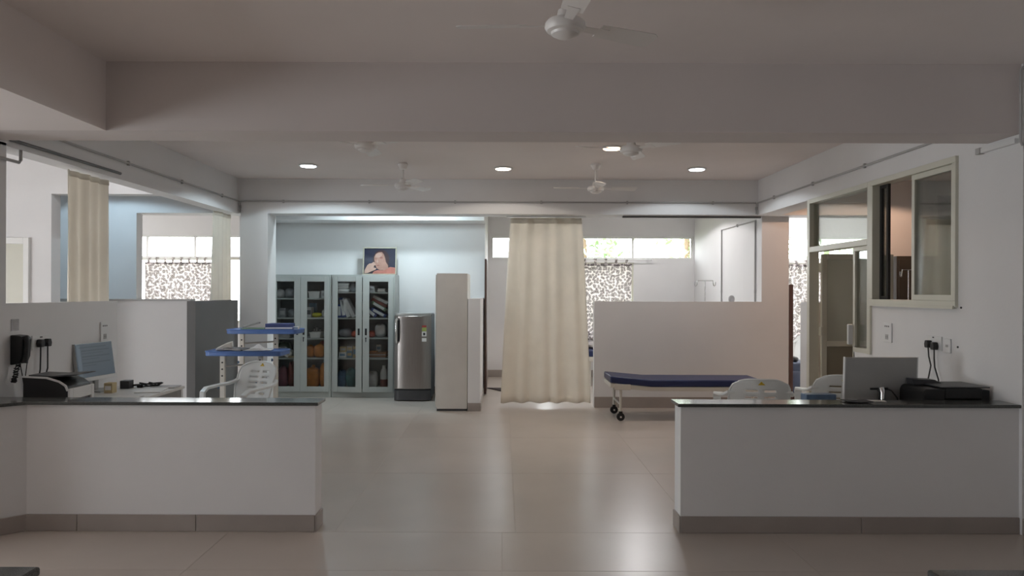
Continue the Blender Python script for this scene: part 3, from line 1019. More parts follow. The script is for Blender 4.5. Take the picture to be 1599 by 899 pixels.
carton('flat_packet', 'tan flat packet in front of the cotton roll', 'packet', 456, 0.59, 0.10, 0.06, 0.028, 'card', 'card', 11.42)
softbag('plastic_bag', 'plum bag on the floor of the left cupboard, left of the orange bags', 'bag', 443, BASE, 0.09, 0.16, 'pinkbag', 26)
softbag('plastic_bag', 'dark red upright bag beside the plum bag in the left cupboard', 'bag', 457, BASE, 0.055, 0.19, 'redfile', 27)
# left cupboard, right door
basket('white tub on the top shelf behind the left cupboard right door', 493, 1.49, 0.17, 0.10)
carton('storage_box', 'small white box beside the tub on the left cupboard top shelf', 'box', 507, 1.49, 0.07, 0.14, 0.115, 'white', 'papergrey')
carton('storage_box', 'grey carton with a dark slot on the second shelf of the left cupboard', 'box', 484, 1.196, 0.085, 0.15, 0.155, 'papergrey', 'dark')
carton('card_box', 'blue box at the back of the left cupboard second shelf', 'box', 489, 1.196, 0.11, 0.08, 0.215, 'sky', 'sky', 11.74)
softbag('rubber_glove_bundle', 'bright yellow bundle on the second shelf of the left cupboard', 'bundle', 495, 1.196, 0.075, 0.034, 'yellow', 28, 0.07)
softbag('plastic_bottle', 'pale lilac rounded pack at right on the left cupboard second shelf', 'pack', 507, 1.196, 0.035, 0.058, 'whitebag', 29, 0.05)
basket('white tub of odds and ends on the third shelf of the left cupboard', 495, 0.888, 0.17, 0.085)
for k, (dx, hh) in enumerate(((-0.05, 0.15), (-0.01, 0.17), (0.04, 0.14))):
    q = thing('sample_tube', ('left', 'middle', 'right')[k] + ' one of three thin dark tubes in the third-shelf tub, left cupboard', 'tube', (X_(495, 11.54) + dx, 11.56, 0.894), 0, 'tubes in the third-shelf tub')
    MB().cyl((0, 0, 0), (0.006, 0, hh - 0.02), 0.008, n=8).build('barrel', 'papergrey', q, True)
    MB().cyl((0.006, 0, hh - 0.02), (0.007, 0, hh), 0.010, n=8).build('cap', 'dark', q, True)
softbag('plastic_bag', 'orange bag at left on the fourth shelf of the left cupboard', 'bag', 485, 0.59, 0.08, 0.09, 'orange', 30)
softbag('plastic_bag', 'large orange bag at right on the fourth shelf of the left cupboard', 'bag', 500, 0.59, 0.095, 0.10, 'orange', 31, 0.10, 11.53)
softbag('plastic_bag', 'red bundle resting behind the large orange bag on the fourth shelf', 'bag', 504, 0.59, 0.06, 0.115, 'redbag', 32, 0.06, 11.68)
softbag('plastic_bag', 'tall knotted orange bag on the floor of the left cupboard', 'bag', 489, BASE, 0.105, 0.15, 'orange', 33, knot=True, e=3.5, amp=0.07)
softbag('plastic_bag', 'narrow orange bag beside the knotted bag on the left cupboard floor', 'bag', 507, BASE, 0.06, 0.185, 'orange', 34, e=3, amp=0.08)
# right cupboard, left door
paperstack('stack of papers on the top shelf behind the right cupboard left door', 538, 1.585, 0.17, 10)
softbag('plastic_bag', 'translucent grey bag beside the papers on the right cupboard top shelf', 'bag', 552, 1.585, 0.06, 0.075, 'greybag', 35)
for k, (px, tl, lab, body) in enumerate(((533, 4, 'dark blue lever file upright at the left end of the row', 'bluefile'),
                                         (540, 10, 'lever file second from the left in the leaning row', 'bluefile'),
                                         (547, 20, 'lever file with a long pale spine in the middle of the leaning row', 'filespine'),
                                         (555, 27, 'lever file leaning furthest at the right of the row', 'filespine'))):
    boxfile(lab, px, 1.196, tl, body, 0.30 if k else 0.2, 0.058)
softbag('linen_pack', 'grey folded cloth on the third shelf of the right cupboard', 'linen pack', 540, 0.896, 0.10, 0.065, 'greybag', 36)
softbag('plastic_bag', 'maroon bag beside the grey cloth on the right cupboard third shelf', 'bag', 556, 0.896, 0.06, 0.05, 'redbag', 37)
carton('medicine_box', 'white medicine box low at left on the right cupboard fourth shelf', 'box', 536, 0.59, 0.11, 0.1, 0.085, 'paper', 'sky', 11.5)
carton('medicine_box', 'tan medicine box on top of the white one', 'box', 537, 0.675, 0.10, 0.1, 0.08, 'card', 'papergrey', 11.5)
carton('medicine_box', 'pale blue medicine box low in the middle of the fourth shelf', 'box', 547, 0.59, 0.085, 0.1, 0.10, 'sky', 'card', 11.5)
carton('medicine_box', 'pale grey medicine box on top of the blue one', 'box', 547, 0.69, 0.08, 0.1, 0.075, 'papergrey', 'card', 11.5)
carton('medicine_box', 'yellow-brown tall medicine box at right on the fourth shelf', 'box', 555, 0.59, 0.06, 0.1, 0.175, 'card', 'sky', 11.5)
softbag('plastic_bag', 'blue clear bag on the floor of the right cupboard', 'bag', 535, BASE, 0.075, 0.13, 'bluebag', 38)
softbag('plastic_bag', 'teal bag beside the blue bag on the right cupboard floor', 'bag', 549, BASE, 0.085, 0.145, 'tealbag', 39)
# right cupboard, right door
paperstack('stack of grey papers on the top shelf behind the right cupboard right door', 582, 1.585, 0.12, 7, 'papergrey')
paperstack('low slanting stack of white papers at the right end of the top shelf', 598, 1.585, 0.11, 4)
for k, (px, tl, lab, body) in enumerate(((578, 32, 'lever file with a pale spine leaning low at left behind the right door', 'filespine'),
                                         (589, 52, 'blue lever file slumped behind the right cupboard right door', 'bluefile'))):
    boxfile(lab, px, 1.196, tl, body, 0.26, 0.055)
boxfile('blue lever file lying almost flat behind the right door', 604, 1.196, 62, 'bluefile', 0.24, 0.05, Y=11.55)
t = boxfile('green lever file lying slanted on the pile behind the right door', 604, 1.29, 60, 'greenfile', 0.24, 0.05, Y=11.56)
t = boxfile('maroon lever file near the top of the slanted pile', 605, 1.34, 62, 'redfile', 0.25, 0.05, Y=11.6, spine='redfile')
t = boxfile('pale lever file topmost on the slanted pile', 607, 1.395, 64, 'filespine', 0.24, 0.045, Y=11.62)
softbag('plastic_bag', 'white crumpled bag on the third shelf of the right cupboard', 'bag', 595, 0.896, 0.085, 0.10, 'whitebag', 40)
softbag('plastic_bag', 'maroon bag left of the white crumpled bag', 'bag', 581, 0.896, 0.055, 0.048, 'redbag', 41)
paperstack('stack of brown folders on the fourth shelf of the right cupboard', 592, 0.59, 0.26, 6, 'brown', cat='folder stack')
carton('envelope_packet', 'orange packet on the brown folders', 'packet', 584, 0.675, 0.11, 0.14, 0.014, 'orange', 'orange', 11.52)
carton('card_box', 'upright white card box on the brown folders', 'box', 592, 0.675, 0.075, 0.05, 0.105, 'paper', 'sky', 11.6)
softbag('plastic_bag', 'grey-white bag at left on the floor behind the right cupboard right door', 'bag', 583, BASE, 0.085, 0.12, 'whitebag', 42)
t = thing('plastic_bottle', 'white plastic bottle with reddish contents at the right end of the cupboard floor', 'bottle', (X_(600), 11.56, BASE))
MB().lathe([(0.05, 0), (0.058, 0.01), (0.058, 0.13)], 18).build('lower_body', 'redfile', t, True)
MB().lathe([(0.058, 0.13), (0.058, 0.22), (0.045, 0.27), (0.028, 0.30), (0.028, 0.34)], 18).build('upper_body', 'white', t, True)

# ------------------------------------------------------------------ framed portrait on the cupboards
t = thing('framed_portrait', 'framed portrait print of a dark-haired person in orange, leaning on the cupboard top', 'picture', (X_(592.5, 11.62), 11.62, 1.847))
pw, phh, lean = 0.52, 0.43, 0.10
LM = Matrix.Rotation(-lean, 4, 'X')
fr = MB()
for b in ((-pw / 2, pw / 2, 0, 0.02), (-pw / 2, pw / 2, phh - 0.018, phh), (-pw / 2, -pw / 2 + 0.02, 0.02, phh - 0.018), (pw / 2 - 0.02, pw / 2, 0.02, phh - 0.018)):
    fr.box(b[0], b[1], -0.012, 0.012, b[2], b[3], 0, LM)
fr.build('frame', 'gold', t, bevel=0.003)


def pp(x, y):      # picture coordinates read off a zoom of the print (x 110..1000, y 105..790)
    return ((x - 555) / 890 * (pw - 0.04), 0.02 + (790 - y) / 685 * (phh - 0.038))


pic = MB()
lay = [0]


def shape(pts, m):
    lay[0] += 1
    yy = 0.004 - 0.0004 * lay[0]
    vs = [(*[pp(*p)[0]], yy, pp(*p)[1]) for p in pts]
    pic.add(vs, [tuple(range(len(vs)))], m, LM)


def ell(cx, cy, rx, ry, a=0, n=18):
    return [(cx + rx * math.cos(2 * PI * k / n) * math.cos(a) - ry * math.sin(2 * PI * k / n) * math.sin(a),
             cy + rx * math.cos(2 * PI * k / n) * math.sin(a) + ry * math.sin(2 * PI * k / n) * math.cos(a)) for k in range(n)]


shape([(110, 105), (1000, 105), (1000, 790), (110, 790)], 0)
shape(ell(590, 400, 235, 260, 0.15) , 1)
shape([(690, 330), (800, 470), (840, 620), (700, 700), (600, 600)], 1)
shape([(340, 790), (400, 720), (500, 690), (640, 700), (760, 640), (860, 605), (1000, 625), (1000, 790)], 5)
shape([(395, 330), (440, 250), (520, 205), (610, 200), (665, 260), (700, 350), (730, 470), (790, 560), (800, 640), (700, 690), (560, 690), (470, 640), (420, 520), (400, 430)], 2)
shape(ell(520, 290, 100, 60, -0.3), 3)
shape(ell(650, 560, 80, 90), 2)
shape([(545, 345), (590, 325), (640, 345), (635, 380), (560, 380)], 4)
shape([(400, 385), (440, 370), (470, 385), (440, 405)], 4)
shape([(455, 470), (490, 400), (520, 470), (490, 495)], 3)
shape([(450, 560), (520, 545), (560, 565), (500, 585)], 4)
shape([(120, 780), (130, 690), (200, 560), (260, 515), (330, 505), (370, 470), (420, 490), (440, 560), (400, 570), (380, 620), (460, 640), (440, 680), (330, 720), (220, 770)], 3)
shape([(390, 570), (420, 560), (430, 610), (400, 625)], 1)
shape([(210, 770), (330, 730), (450, 680), (420, 715), (300, 765)], 1)
pic.build('picture', ['pbg', 'phair', 'pskin', 'pskin2', 'pshade', 'probe'], t)
MB().box(-pw / 2 + 0.01, pw / 2 - 0.01, 0.006, 0.011, 0.01, phh - 0.01, 0, LM).build('backing_board', 'card', t)

# ------------------------------------------------------------------ refrigerator
t = thing('refrigerator', 'single door brushed steel refrigerator standing right of the glazed cupboards', 'refrigerator', (-1.31, 10.98, 0))
w2 = 0.27
MB().box(-w2, w2, 0.06, 0.58, 0.03, 1.27).build('cabinet_body', 'dark', t, bevel=0.02)


def front_prof(w_, y0, bulge, n=14):
    pts = [(w_, 0.058), (-w_, 0.058)]
    for k in range(n + 1):
        u = -1 + 2 * k / n
        pts.append((u * w_, y0 - bulge * (1 - abs(u) ** 2.4) + (0.02 if abs(u) == 1 else 0)))
    return pts


dz0, dz1 = 0.18, 1.24
dd = MB()
dd.prism(front_prof(w2, 0.02, 0.045), 'z', dz0, dz1)
door = dd.build('door', 'inox', t, True, bevel=0.006)
cap = MB().prism(front_prof(w2 - 0.004, 0.022, 0.045), 'z', dz1, dz1 + 0.045).build('door_top_cap', 'silver', t, True, bevel=0.02, seg=3)
MB().prism(front_prof(w2, 0.03, 0.03), 'z', 0.012, 0.165).build('plinth_drawer', 'dark', t, True, bevel=0.008)
hp = [(-0.225, -0.005, 1.21), (-0.228, -0.045, 1.19), (-0.230, -0.055, 1.08), (-0.230, -0.050, 0.90), (-0.228, -0.03, 0.855), (-0.225, 0.0, 0.85)]
MB().tube(hp, [0.012, 0.016, 0.016, 0.016, 0.014, 0.012], 10).build('handle', 'chrome', door, True)
MB().box(-0.215, -0.185, -0.012, -0.006, 0.87, 1.18).build('handle_recess', 'black', door, bevel=0.002)
for (z0, z1, m) in ((1.075, 1.105, 'redst'), (1.02, 1.072, 'green'), (0.945, 1.015, 'paper'), (0.87, 0.92, 'paper')):
    MB().box(0.14, 0.205, -0.016, -0.0115, z0, z1).build('sticker', m, door, rot=(0, 0, 0.0))
MB().box(0.157, 0.188, -0.0172, -0.0158, 0.962, 0.998).build('sticker_print', 'dark', door)
for sx in (-0.22, 0.22):
    MB().cyl((sx, 0.12, 0), (sx, 0.12, 0.04), 0.018, n=10).build('foot', 'black', t, True)
    MB().cyl((sx, 0.52, 0), (sx, 0.52, 0.04), 0.018, n=10).build('foot', 'black', t, True)

# ------------------------------------------------------------------ tall steel cabinet seen from its side
t = thing('steel_cabinet', 'tall beige-grey steel cabinet seen from its plain side, against the low wall stub', 'cabinet', (-0.676, 10.1, 0))
MB().box(-0.205, 0.205, 0.0, 0.9, 0.03, 1.84).build('body', 'steel2', t, bevel=0.004)
MB().box(-0.2, 0.2, 0.01, 0.89, 0.0, 0.03).build('plinth', 'dark', t)
MB().box(-0.222, -0.206, 0.004, 0.447, 0.06, 1.82).build('door', 'steel2', t, bevel=0.002)
MB().box(-0.222, -0.206, 0.453, 0.896, 0.06, 1.82).build('door', 'steel2', t, bevel=0.002)
MB().box(-0.235, -0.222, 0.40, 0.42, 0.9, 1.05).build('handle', 'chrome', t, bevel=0.003)

# ------------------------------------------------------------------ examination couch
t = thing('examination_couch', 'low examination couch with navy mattress on white castored frame by the partition', 'couch', (2.29, 9.67, 0))
L2, W2 = 0.95, 0.31
mt = MB()


def top_z(x):
    return 0.51 + (0.045 * ((-x - 0.45) / 0.5) if x < -0.45 else 0.0)


def mfn(prof):
    xs = [-L2, -0.75, -0.6, -0.45, 0, 0.5, L2]
    vs, fs = [], []
    for x in xs:
        z1 = top_z(x)
        vs += [(x, -W2, z1 - 0.085), (x, W2, z1 - 0.085), (x, W2, z1), (x, -W2, z1)]
    for i in range(len(xs) - 1):
        for k in range(4):
            a, b = i * 4 + k, i * 4 + (k + 1) % 4
            fs.append((a, b, b + 4, a + 4))
    fs += [(3, 2, 1, 0), tuple(len(vs) - 4 + k for k in range(4))]
    return vs, fs


mt.add(*mfn(None))
mt.build('mattress', 'navy', t, True, bevel=0.018, seg=3)
fr = MB()
for sy in (-1, 1):
    pts = [(-L2 + 0.0, sy * (W2 - 0.02), top_z(-L2) - 0.115), (-0.7, sy * (W2 - 0.02), top_z(-0.7) - 0.115), (-0.45, sy * (W2 - 0.02), 0.398), (L2, sy * (W2 - 0.02), 0.398)]
    fr.ribbon(pts, (0, 0.018, 0), 0.025)
fr.box(-L2, -L2 + 0.035, -W2 + 0.04, W2 - 0.04, 0.415, 0.465).box(L2 - 0.035, L2, -W2 + 0.04, W2 - 0.04, 0.373, 0.423)
fr.build('frame', 'bedframe', t, bevel=0.004)
MB().box(-0.90, -0.70, -W2 - 0.006, -W2 + 0.03, 0.385, 0.455).build('joint_plate', 'bedframe', t, bevel=0.006)
for sx in (-0.82, 0.82):
    for sy in (-1, 1):
        x, y = sx, sy * (W2 - 0.03)
        MB().cyl((x, y, 0.11), (x, y, 0.40), 0.017, n=12).build('leg', 'bedframe', t, True)
        c = MB()
        c.cyl((x - 0.0, y - 0.018, 0.05), (x, y + 0.018, 0.05), 0.05, n=18)
        c.box(x - 0.02, x + 0.02, y - 0.026, y + 0.026, 0.09, 0.118)
        c.box(x - 0.012, x + 0.012, y - 0.027, y - 0.02, 0.04, 0.10).box(x - 0.012, x + 0.012, y + 0.02, y + 0.027, 0.04, 0.10)
        ca = c.build('castor', 'black', t, True)
        MB().cyl((x, y - 0.03, 0.05), (x, y - 0.018, 0.05), 0.012, n=10).build('hub', 'chrome', ca, True)
    MB().cyl((sx, -W2 + 0.03, 0.20), (sx, W2 - 0.03, 0.20), 0.012, n=10).build('cross_brace', 'bedframe', t, True)


# ------------------------------------------------------------------ drip stands
def drip_stand(label, loc, h, w_, m='chrome'):
    t = thing('drip_stand', label, 'drip stand', loc)
    MB().cyl((0, 0, 0.08), (0, 0, h), 0.007, n=10).build('pole', m, t, True)
    q = MB()
    for k in range(5):
        a = 2 * PI * k / 5
        q.tube([(0, 0, 0.09), (0.25 * math.cos(a), 0.25 * math.sin(a), 0.05), (0.25 * math.cos(a), 0.25 * math.sin(a), 0.0)], 0.013, 8)
    q.build('base', m, t, True)
    for s in (-1, 1):
        pts = [(0, 0, h), (s * w_ * 0.75, 0, h), (s * w_ * 0.78, 0, h - 0.05)]
        pts += [(s * (w_ * 0.89 - w_ * 0.11 * math.cos(a)), 0, h - 0.05 - 0.03 * math.sin(a)) for a in (0.5, 1.0, 1.6, 2.2, 2.8)]
        pts += [(s * w_, 0, h - 0.02)]
        MB().tube(pts, 0.007, 8).build('hook', m, t, True)
    MB().cyl((0, 0, h * 0.55), (0, 0, h * 0.55 + 0.09), 0.018, n=10).build('clamp', 'navy' if h > 1.8 else m, t, True)
    return t


drip_stand('steel drip stand with two hooks above the couch partition', (3.08, 11.5, 0), 1.775, 0.16)
drip_stand('steel drip stand inside the room behind the sliding window', (4.78, 8.9, 0), 1.87, 0.10)


# ------------------------------------------------------------------ plastic chairs
def make_chair(label, loc, rotz, az=0.0, group='white plastic armchairs'):
    t = thing('plastic_chair', label, 'chair', loc, rotz, group)
    NV, NU = 26, 20

    def bf(u, v):
        s = 2 * u - 1
        tt = max(0, (v - 0.5) / 0.5)
        hw = (0.205 + 0.045 * min(1, v / 0.5)) * (1 - 0.34 * tt ** 7)
        z = 0.40 + 0.47 * v - 0.018 * s ** 4 * tt ** 3
        y = 0.185 + 0.125 * v - 0.075 * s * s * (1 - 0.4 * tt) + 0.0
        return (s * hw, y, z)

    def skip(i, j):
        return 5 <= i < 15 and j in (8, 11, 14, 17, 20) and i not in (9, 10)
    MB().grid(bf, NU, NV, 0, skip).build('backrest', 'chair', t, True, solid=0.010)
    rim = [bf(0, v / 12) for v in range(2, 12)] + [bf(u / 10, 1) for u in range(0, 11)] + [bf(1, v / 12) for v in range(11, 1, -1)]
    MB().tube(rim, 0.010, 6).build('rim', 'chair', t, True)

    def sf(u, v):
        s = 2 * u - 1
        return (s * (0.235 - 0.03 * v), -0.24 + 0.44 * v, 0.425 - 0.018 * (1 - s * s) * math.sin(PI * min(1, v * 1.1)) - (0.02 * ((0.15 - v) / 0.15) if v < 0.15 else 0))
    MB().grid(sf, 12, 12).build('seat', 'chair', t, True, solid=0.014)
    for s in (-1, 1):
        MB().ribbon([(s * 0.235, 0.24, 0.70 + az), (s * 0.262, 0.19, 0.672 + az), (s * 0.278, 0.10, 0.655 + az), (s * 0.285, -0.06, 0.645 + az), (s * 0.282, -0.17, 0.635 + az),
                     (s * 0.275, -0.222, 0.60 + az), (s * 0.262, -0.235, 0.50), (s * 0.25, -0.235, 0.41)],
                    (0.034, 0, 0), 0.012).build('armrest', 'chair', t, True, bevel=0.006)
        for y, dy in ((-0.215, -0.03), (0.175, 0.05)):
            MB().tube([(s * 0.225, y, 0.42), (s * 0.262, y + dy, 0.0)], [0.036, 0.022], 8).build('leg', 'chair', t, True)
    b = bf(0.5, 0.93)
    MB().prism([(-0.028, -0.012), (0.03, -0.012), (0.016, 0.004), (0.004, 0.018), (-0.006, 0.006)], 'y', b[1] - 0.012, b[1] + 0.012, 0,
               Matrix.Translation((0, 0, b[2]))).build('logo_sticker', 'logo', t)
    return t


ch = make_chair('white slatted plastic armchair behind the left counter, beside the blue-topped tables', (-2.60, 7.50, 0), math.radians(-27))
ch = make_chair('white plastic armchair seen from behind at the left of the right counter', (2.2, 6.62, 0), math.radians(174), 0.06)
dup(ch, (3.06, 6.95, 0), math.radians(172), 'white plastic armchair half hidden by the back of the right monitor')
dup(ch, (5.1, 13.0, 0), math.radians(-60), 'small white plastic chair far back below the ringed curtain, right of the pillar')


# ------------------------------------------------------------------ overbed tables with blue trays
def overbed(label, x0, x1, yc, z, post_x, D=0.40):
    w_ = x1 - x0
    t = thing('overbed_table', label, 'overbed table', ((x0 + x1) / 2, yc, 0), 0, 'blue-topped overbed tables')
    tr = MB()
    r = 0.06
    pts = []
    for (cx_, cy_, a0) in ((w_ / 2 - r, D / 2 - r, 0), (-w_ / 2 + r, D / 2 - r, 90), (-w_ / 2 + r, -D / 2 + r, 180), (w_ / 2 - r, -D / 2 + r, 270)):
        for k in range(5):
            a = math.radians(a0 + 90 * k / 4)
            pts.append((cx_ + r * math.cos(a), cy_ + r * math.sin(a)))
    tr.prism(pts, 'z', z - 0.05, z - 0.006)
    tr.build('tray', 'bluetray', t, True, bevel=0.008)
    lip = [(p[0], p[1], z - 0.004) for p in pts]
    MB().tube(lip + [lip[0]], 0.008, 6).build('tray_lip', 'bluetray', t, True)
    px_ = post_x - (x0 + x1) / 2
    for k, (xx, yy) in enumerate(((px_, -D / 2 + 0.06), (px_ + 0.30, D / 2 - 0.04))):
        po = MB().box(xx - 0.026, xx + 0.026, yy - 0.02, yy + 0.02, 0.08, z - 0.05).build('post', 'bedframe', t, bevel=0.004)
        for zz in (z - 0.12, z - 0.19, z - 0.26):
            MB().cyl((xx - 0.0, yy - 0.024, zz), (xx, yy - 0.019, zz), 0.009, n=10).build('adjusting_hole', 'black', po)
        kn = MB().cyl((xx - 0.05, yy, z - 0.38), (xx - 0.026, yy, z - 0.38), 0.02, 0.008, 10)
        kn.build('clamp_knob', 'bluebag', po, True)
        MB().box(xx - 0.03, xx + 0.03, yy - 0.025, yy + 0.025, 0.05, 0.09).build('socket', 'bedframe', po)
        MB().cyl((xx, yy - 0.012, 0.025), (xx, yy + 0.012, 0.025), 0.025, n=14).build('castor', 'black', po, True)
    MB().tube([(px_, -D / 2 + 0.06, z - 0.16), (px_ + 0.30, D / 2 - 0.04, z - 0.16)], 0.010, 8).build('rail', 'bedframe', t, True)
    MB().tube([(px_, -D / 2 + 0.06, 0.14), (px_ + 0.30, D / 2 - 0.04, 0.14)], 0.014, 8).build('lower_rail', 'bedframe', t, True)
    return t


Yu, Yl = 8.9, 8.1
ux0, ux1 = (362 - CX) * Yu / F, (470 - CX) * Yu / F
lx0, lx1 = (330 - CX) * Yl / F, (447 - CX) * Yl / F
ZU, ZL = 1.6 - 61 * 8.7 / F, 1.6 - 95 * 7.9 / F
overbed('taller blue-topped overbed table in front of the left cupboard, folders on it', ux0, ux1, Yu, ZU, (378 - CX) * 8.75 / F)
overbed('lower blue-topped overbed table in front of the taller one, papers on it', lx0, lx1, Yl, ZL, (348 - CX) * 7.95 / F)


def slab_thing(name, label, cat, loc, w_, d_, h_, m, rotz=0, m2=None, tilt=0, group=None):
    t = thing(name, label, cat, loc, rotz, group)
    T = Matrix.Translation((0, 0, abs(math.sin(tilt)) * w_ / 2)) @ Matrix.Rotation(tilt, 4, 'Y')
    MB().box(-w_ / 2, w_ / 2, -d_ / 2, d_ / 2, 0, h_, 0, T).build('cover', m, t, bevel=min(0.004, h_ / 3))
    if m2:
        MB().box(-w_ / 2 + 0.006, w_ / 2 - 0.004, -d_ / 2 - 0.002, d_ / 2 - 0.006, h_ * 0.2, h_ * 0.8, 0, T).build('pages', m2, t)
    return t


zu, zl = ZU + 0.004, ZL + 0.004
slab_thing('ring_binder', 'dark blue binder lying at right on the taller overbed table', 'folder', ((437 - CX) * 8.8 / F, 8.86, zu), 0.32, 0.24, 0.028, 'bluefile', 0.06, 'paper')
slab_thing('ring_binder', 'dark blue binder topmost of the two on the taller overbed table', 'folder', ((435 - CX) * 8.8 / F, 8.87, zu + 0.028), 0.28, 0.22, 0.035, 'bluefile', -0.05, 'bluefile')
slab_thing('clipboard', 'dark green clipboard at the left of the taller overbed table', 'clipboard', ((398 - CX) * 8.8 / F, 8.84, zu), 0.30, 0.24, 0.010, 'greenfile', 0.1)
slab_thing('file_cover', 'grey-black file propped up at the left of the taller overbed table', 'folder', ((388 - CX) * 8.8 / F, 8.92, zu + 0.012), 0.2, 0.12, 0.014, 'dark', 0.25, 'papergrey', -0.25)
carton('tissue_box', 'small white carton at the right end of the taller overbed table', 'box', 463, zu, 0.06, 0.05, 0.03, 'paper', 'sky', 8.8)
slab_thing('paper_sheets', 'white sheets lying on the lower overbed table', 'papers', ((400 - CX) * 8.0 / F, 8.06, zl), 0.30, 0.21, 0.006, 'paper', 0.15)
slab_thing('file_cover', 'black file at the left of the lower overbed table', 'folder', ((369 - CX) * 8.0 / F, 8.02, zl), 0.20, 0.22, 0.018, 'dark', -0.1, 'papergrey', 0.06)
t = thing('paper_heap', 'crumpled pale papers heaped on the lower overbed table', 'papers', ((398 - CX) * 8.0 / F, 8.10, zl + 0.008))
MB().grid(lambda u, v: ((u - 0.5) * 0.16, (v - 0.5) * 0.16, 0.045 * math.sin(PI * u) * math.sin(PI * v) + 0.012 * math.sin(9 * u + 5 * v) * math.sin(PI * u) * math.sin(PI * v)), 10, 10).build('sheet', 'whitebag', t, True, solid=0.002)
t = thing('file_tray', 'pale slanted tray standing at the left end of the lower overbed table', 'tray', ((346 - CX) * 8.0 / F, 8.10, zl), 0.25)
MB().prism([(-0.085, 0), (0.085, 0), (0.075, 0.085), (0.02, 0.07), (-0.08, 0.02)], 'y', -0.09, 0.09).build('tray_body', 'bedframe', t, bevel=0.005)
MB().box(-0.07, 0.07, -0.092, 0.092, 0.0, 0.012).build('tray_foot', 'papergrey', t)

# ------------------------------------------------------------------ left desk, printer, monitor, telephone
DZ = 0.73
t = thing('desk', 'white laminate desk behind the left counter along the low wall', 'desk', (-3.24, 6.1, 0))
MB().box(-0.34, 0.34, -0.80, 0.80, DZ - 0.025, DZ).build('desktop', 'desk', t, bevel=0.003)
for sx in (-0.30, 0.31):
    for sy in (-0.76, 0.77):
        MB().box(sx - 0.02, sx + 0.02, sy - 0.02, sy + 0.02, 0, DZ - 0.025).build('leg', 'white', t, bevel=0.003)
MB().box(-0.30, 0.31, 0.76, 0.78, 0.60, DZ - 0.025).build('apron', 'white', t)

t = thing('printer', 'black and white laser printer on the left desk', 'printer', (-3.235, 5.52, DZ))
side = [(-0.17, 0), (0.15, 0), (0.15, 0.15), (0.135, 0.185), (0.09, 0.215), (0.0, 0.242), (-0.17, 0.25)]
MB().prism(side, 'y', -0.155, 0.155).build('body', 'black', t, bevel=0.006)
fs = MB()
fs.box(0.15, 0.17, -0.16, -0.12, 0, 0.17).box(0.15, 0.17, 0.12, 0.16, 0, 0.17).box(0.15, 0.17, -0.12, 0.12, 0.09, 0.17)
fs.build('front_panel', 'white', t, bevel=0.006)
rim_ = [(x, z + 0.004) for x, z in side[2:]]
MB().ribbon([(x, -0.157, z) for x, z in rim_], (0, 0.006, 0), 0.006).build('side_trim', 'white', t)
MB().box(0.145, 0.155, -0.12, 0.12, 0.01, 0.09).build('paper_slot', 'dark', t)
lid = MB().prism([(-0.15, 0.252), (0.0, 0.243), (0.20, 0.262), (0.20, 0.268), (0.0, 0.256), (-0.15, 0.262)], 'y', -0.12, 0.12)
lid.build('output_tray', 'dark', t)

t = thing('computer_monitor', 'computer monitor with lit bluish screen on the left desk', 'monitor', (-3.50, 6.54, DZ), math.radians(83))
TL = Matrix.Translation((0, 0, 0.095)) @ Matrix.Rotation(math.radians(-8), 4, 'X')
MB().box(-0.245, 0.245, 0.0, 0.028, 0, 0.325, 0, TL).build('housing', 'silver', t, bevel=0.004)
MB().box(-0.245, 0.245, -0.006, 0.001, 0, 0.032, 0, TL).build('chin', 'white', t, bevel=0.002)
sc = MB().box(-0.238, 0.238, -0.004, 0.0005, 0.034, 0.320, 0, TL)
so = sc.build('screen', 'screen', t)
ln = MB()
for k, (zz, x0, x1, h_) in enumerate(((0.285, -0.2, 0.15, 0.008), (0.255, -0.17, 0.19, 0.01), (0.235, -0.17, 0.1, 0.006), (0.205, -0.17, 0.19, 0.01), (0.185, -0.17, 0.05, 0.006), (0.15, -0.17, 0.19, 0.01), (0.13, -0.17, 0.0, 0.006))):
    ln.box(x0, x1, -0.0046, -0.0038, zz, zz + h_, 0, TL)
ln.build('screen_rows', 'screen3', so)
MB().box(-0.225, -0.185, -0.0046, -0.0038, 0.05, 0.31, 0, TL).build('screen_column', 'screen2', so)
MB().box(-0.025, 0.025, 0.01, 0.035, 0.012, 0.16).build('stand_neck', 'silver', t, bevel=0.004)
MB().box(-0.11, 0.11, -0.10, 0.06, 0, 0.012).build('stand_base', 'silver', t, bevel=0.004)

paperstack('spread of white papers on the left desk before the monitor', (-3.05) * F / 6.05 + CX, DZ, 0.21, 3, 'paper', 6.05, 0.3, 'papers', 0.004)
slab_thing('paper_sheets', 'white printed sheets at the far right end of the left desk', 'papers', (-3.04, 6.55, DZ), 0.21, 0.30, 0.008, 'paper', 0.2)
slab_thing('file_cover', 'grey-blue open file at the far edge of the left desk', 'folder', (-3.02, 6.78, DZ), 0.22, 0.16, 0.012, 'papergrey', 0.05, 'paper')
carton('card_box', 'small yellowish box under the left monitor', 'box', (-3.33) * F / 6.42 + CX, DZ, 0.07, 0.08, 0.085, 'card', 'paper', 6.42)
carton('card_box', 'small dark box behind the yellowish box under the left monitor', 'box', (-3.34) * F / 6.72 + CX, DZ, 0.08, 0.09, 0.07, 'dark', 'dark', 6.72)
t = thing('cable_tangle', 'tangle of black cables on the left desk beside the monitor', 'cable', (-3.27, 6.78, DZ))
rnd = random.Random(4)
pts = [(0.14 * rnd.uniform(-1, 1.6), 0.05 * rnd.uniform(-1, 1), 0.01 + 0.045 * rnd.random()) for _ in range(16)]
sm = []
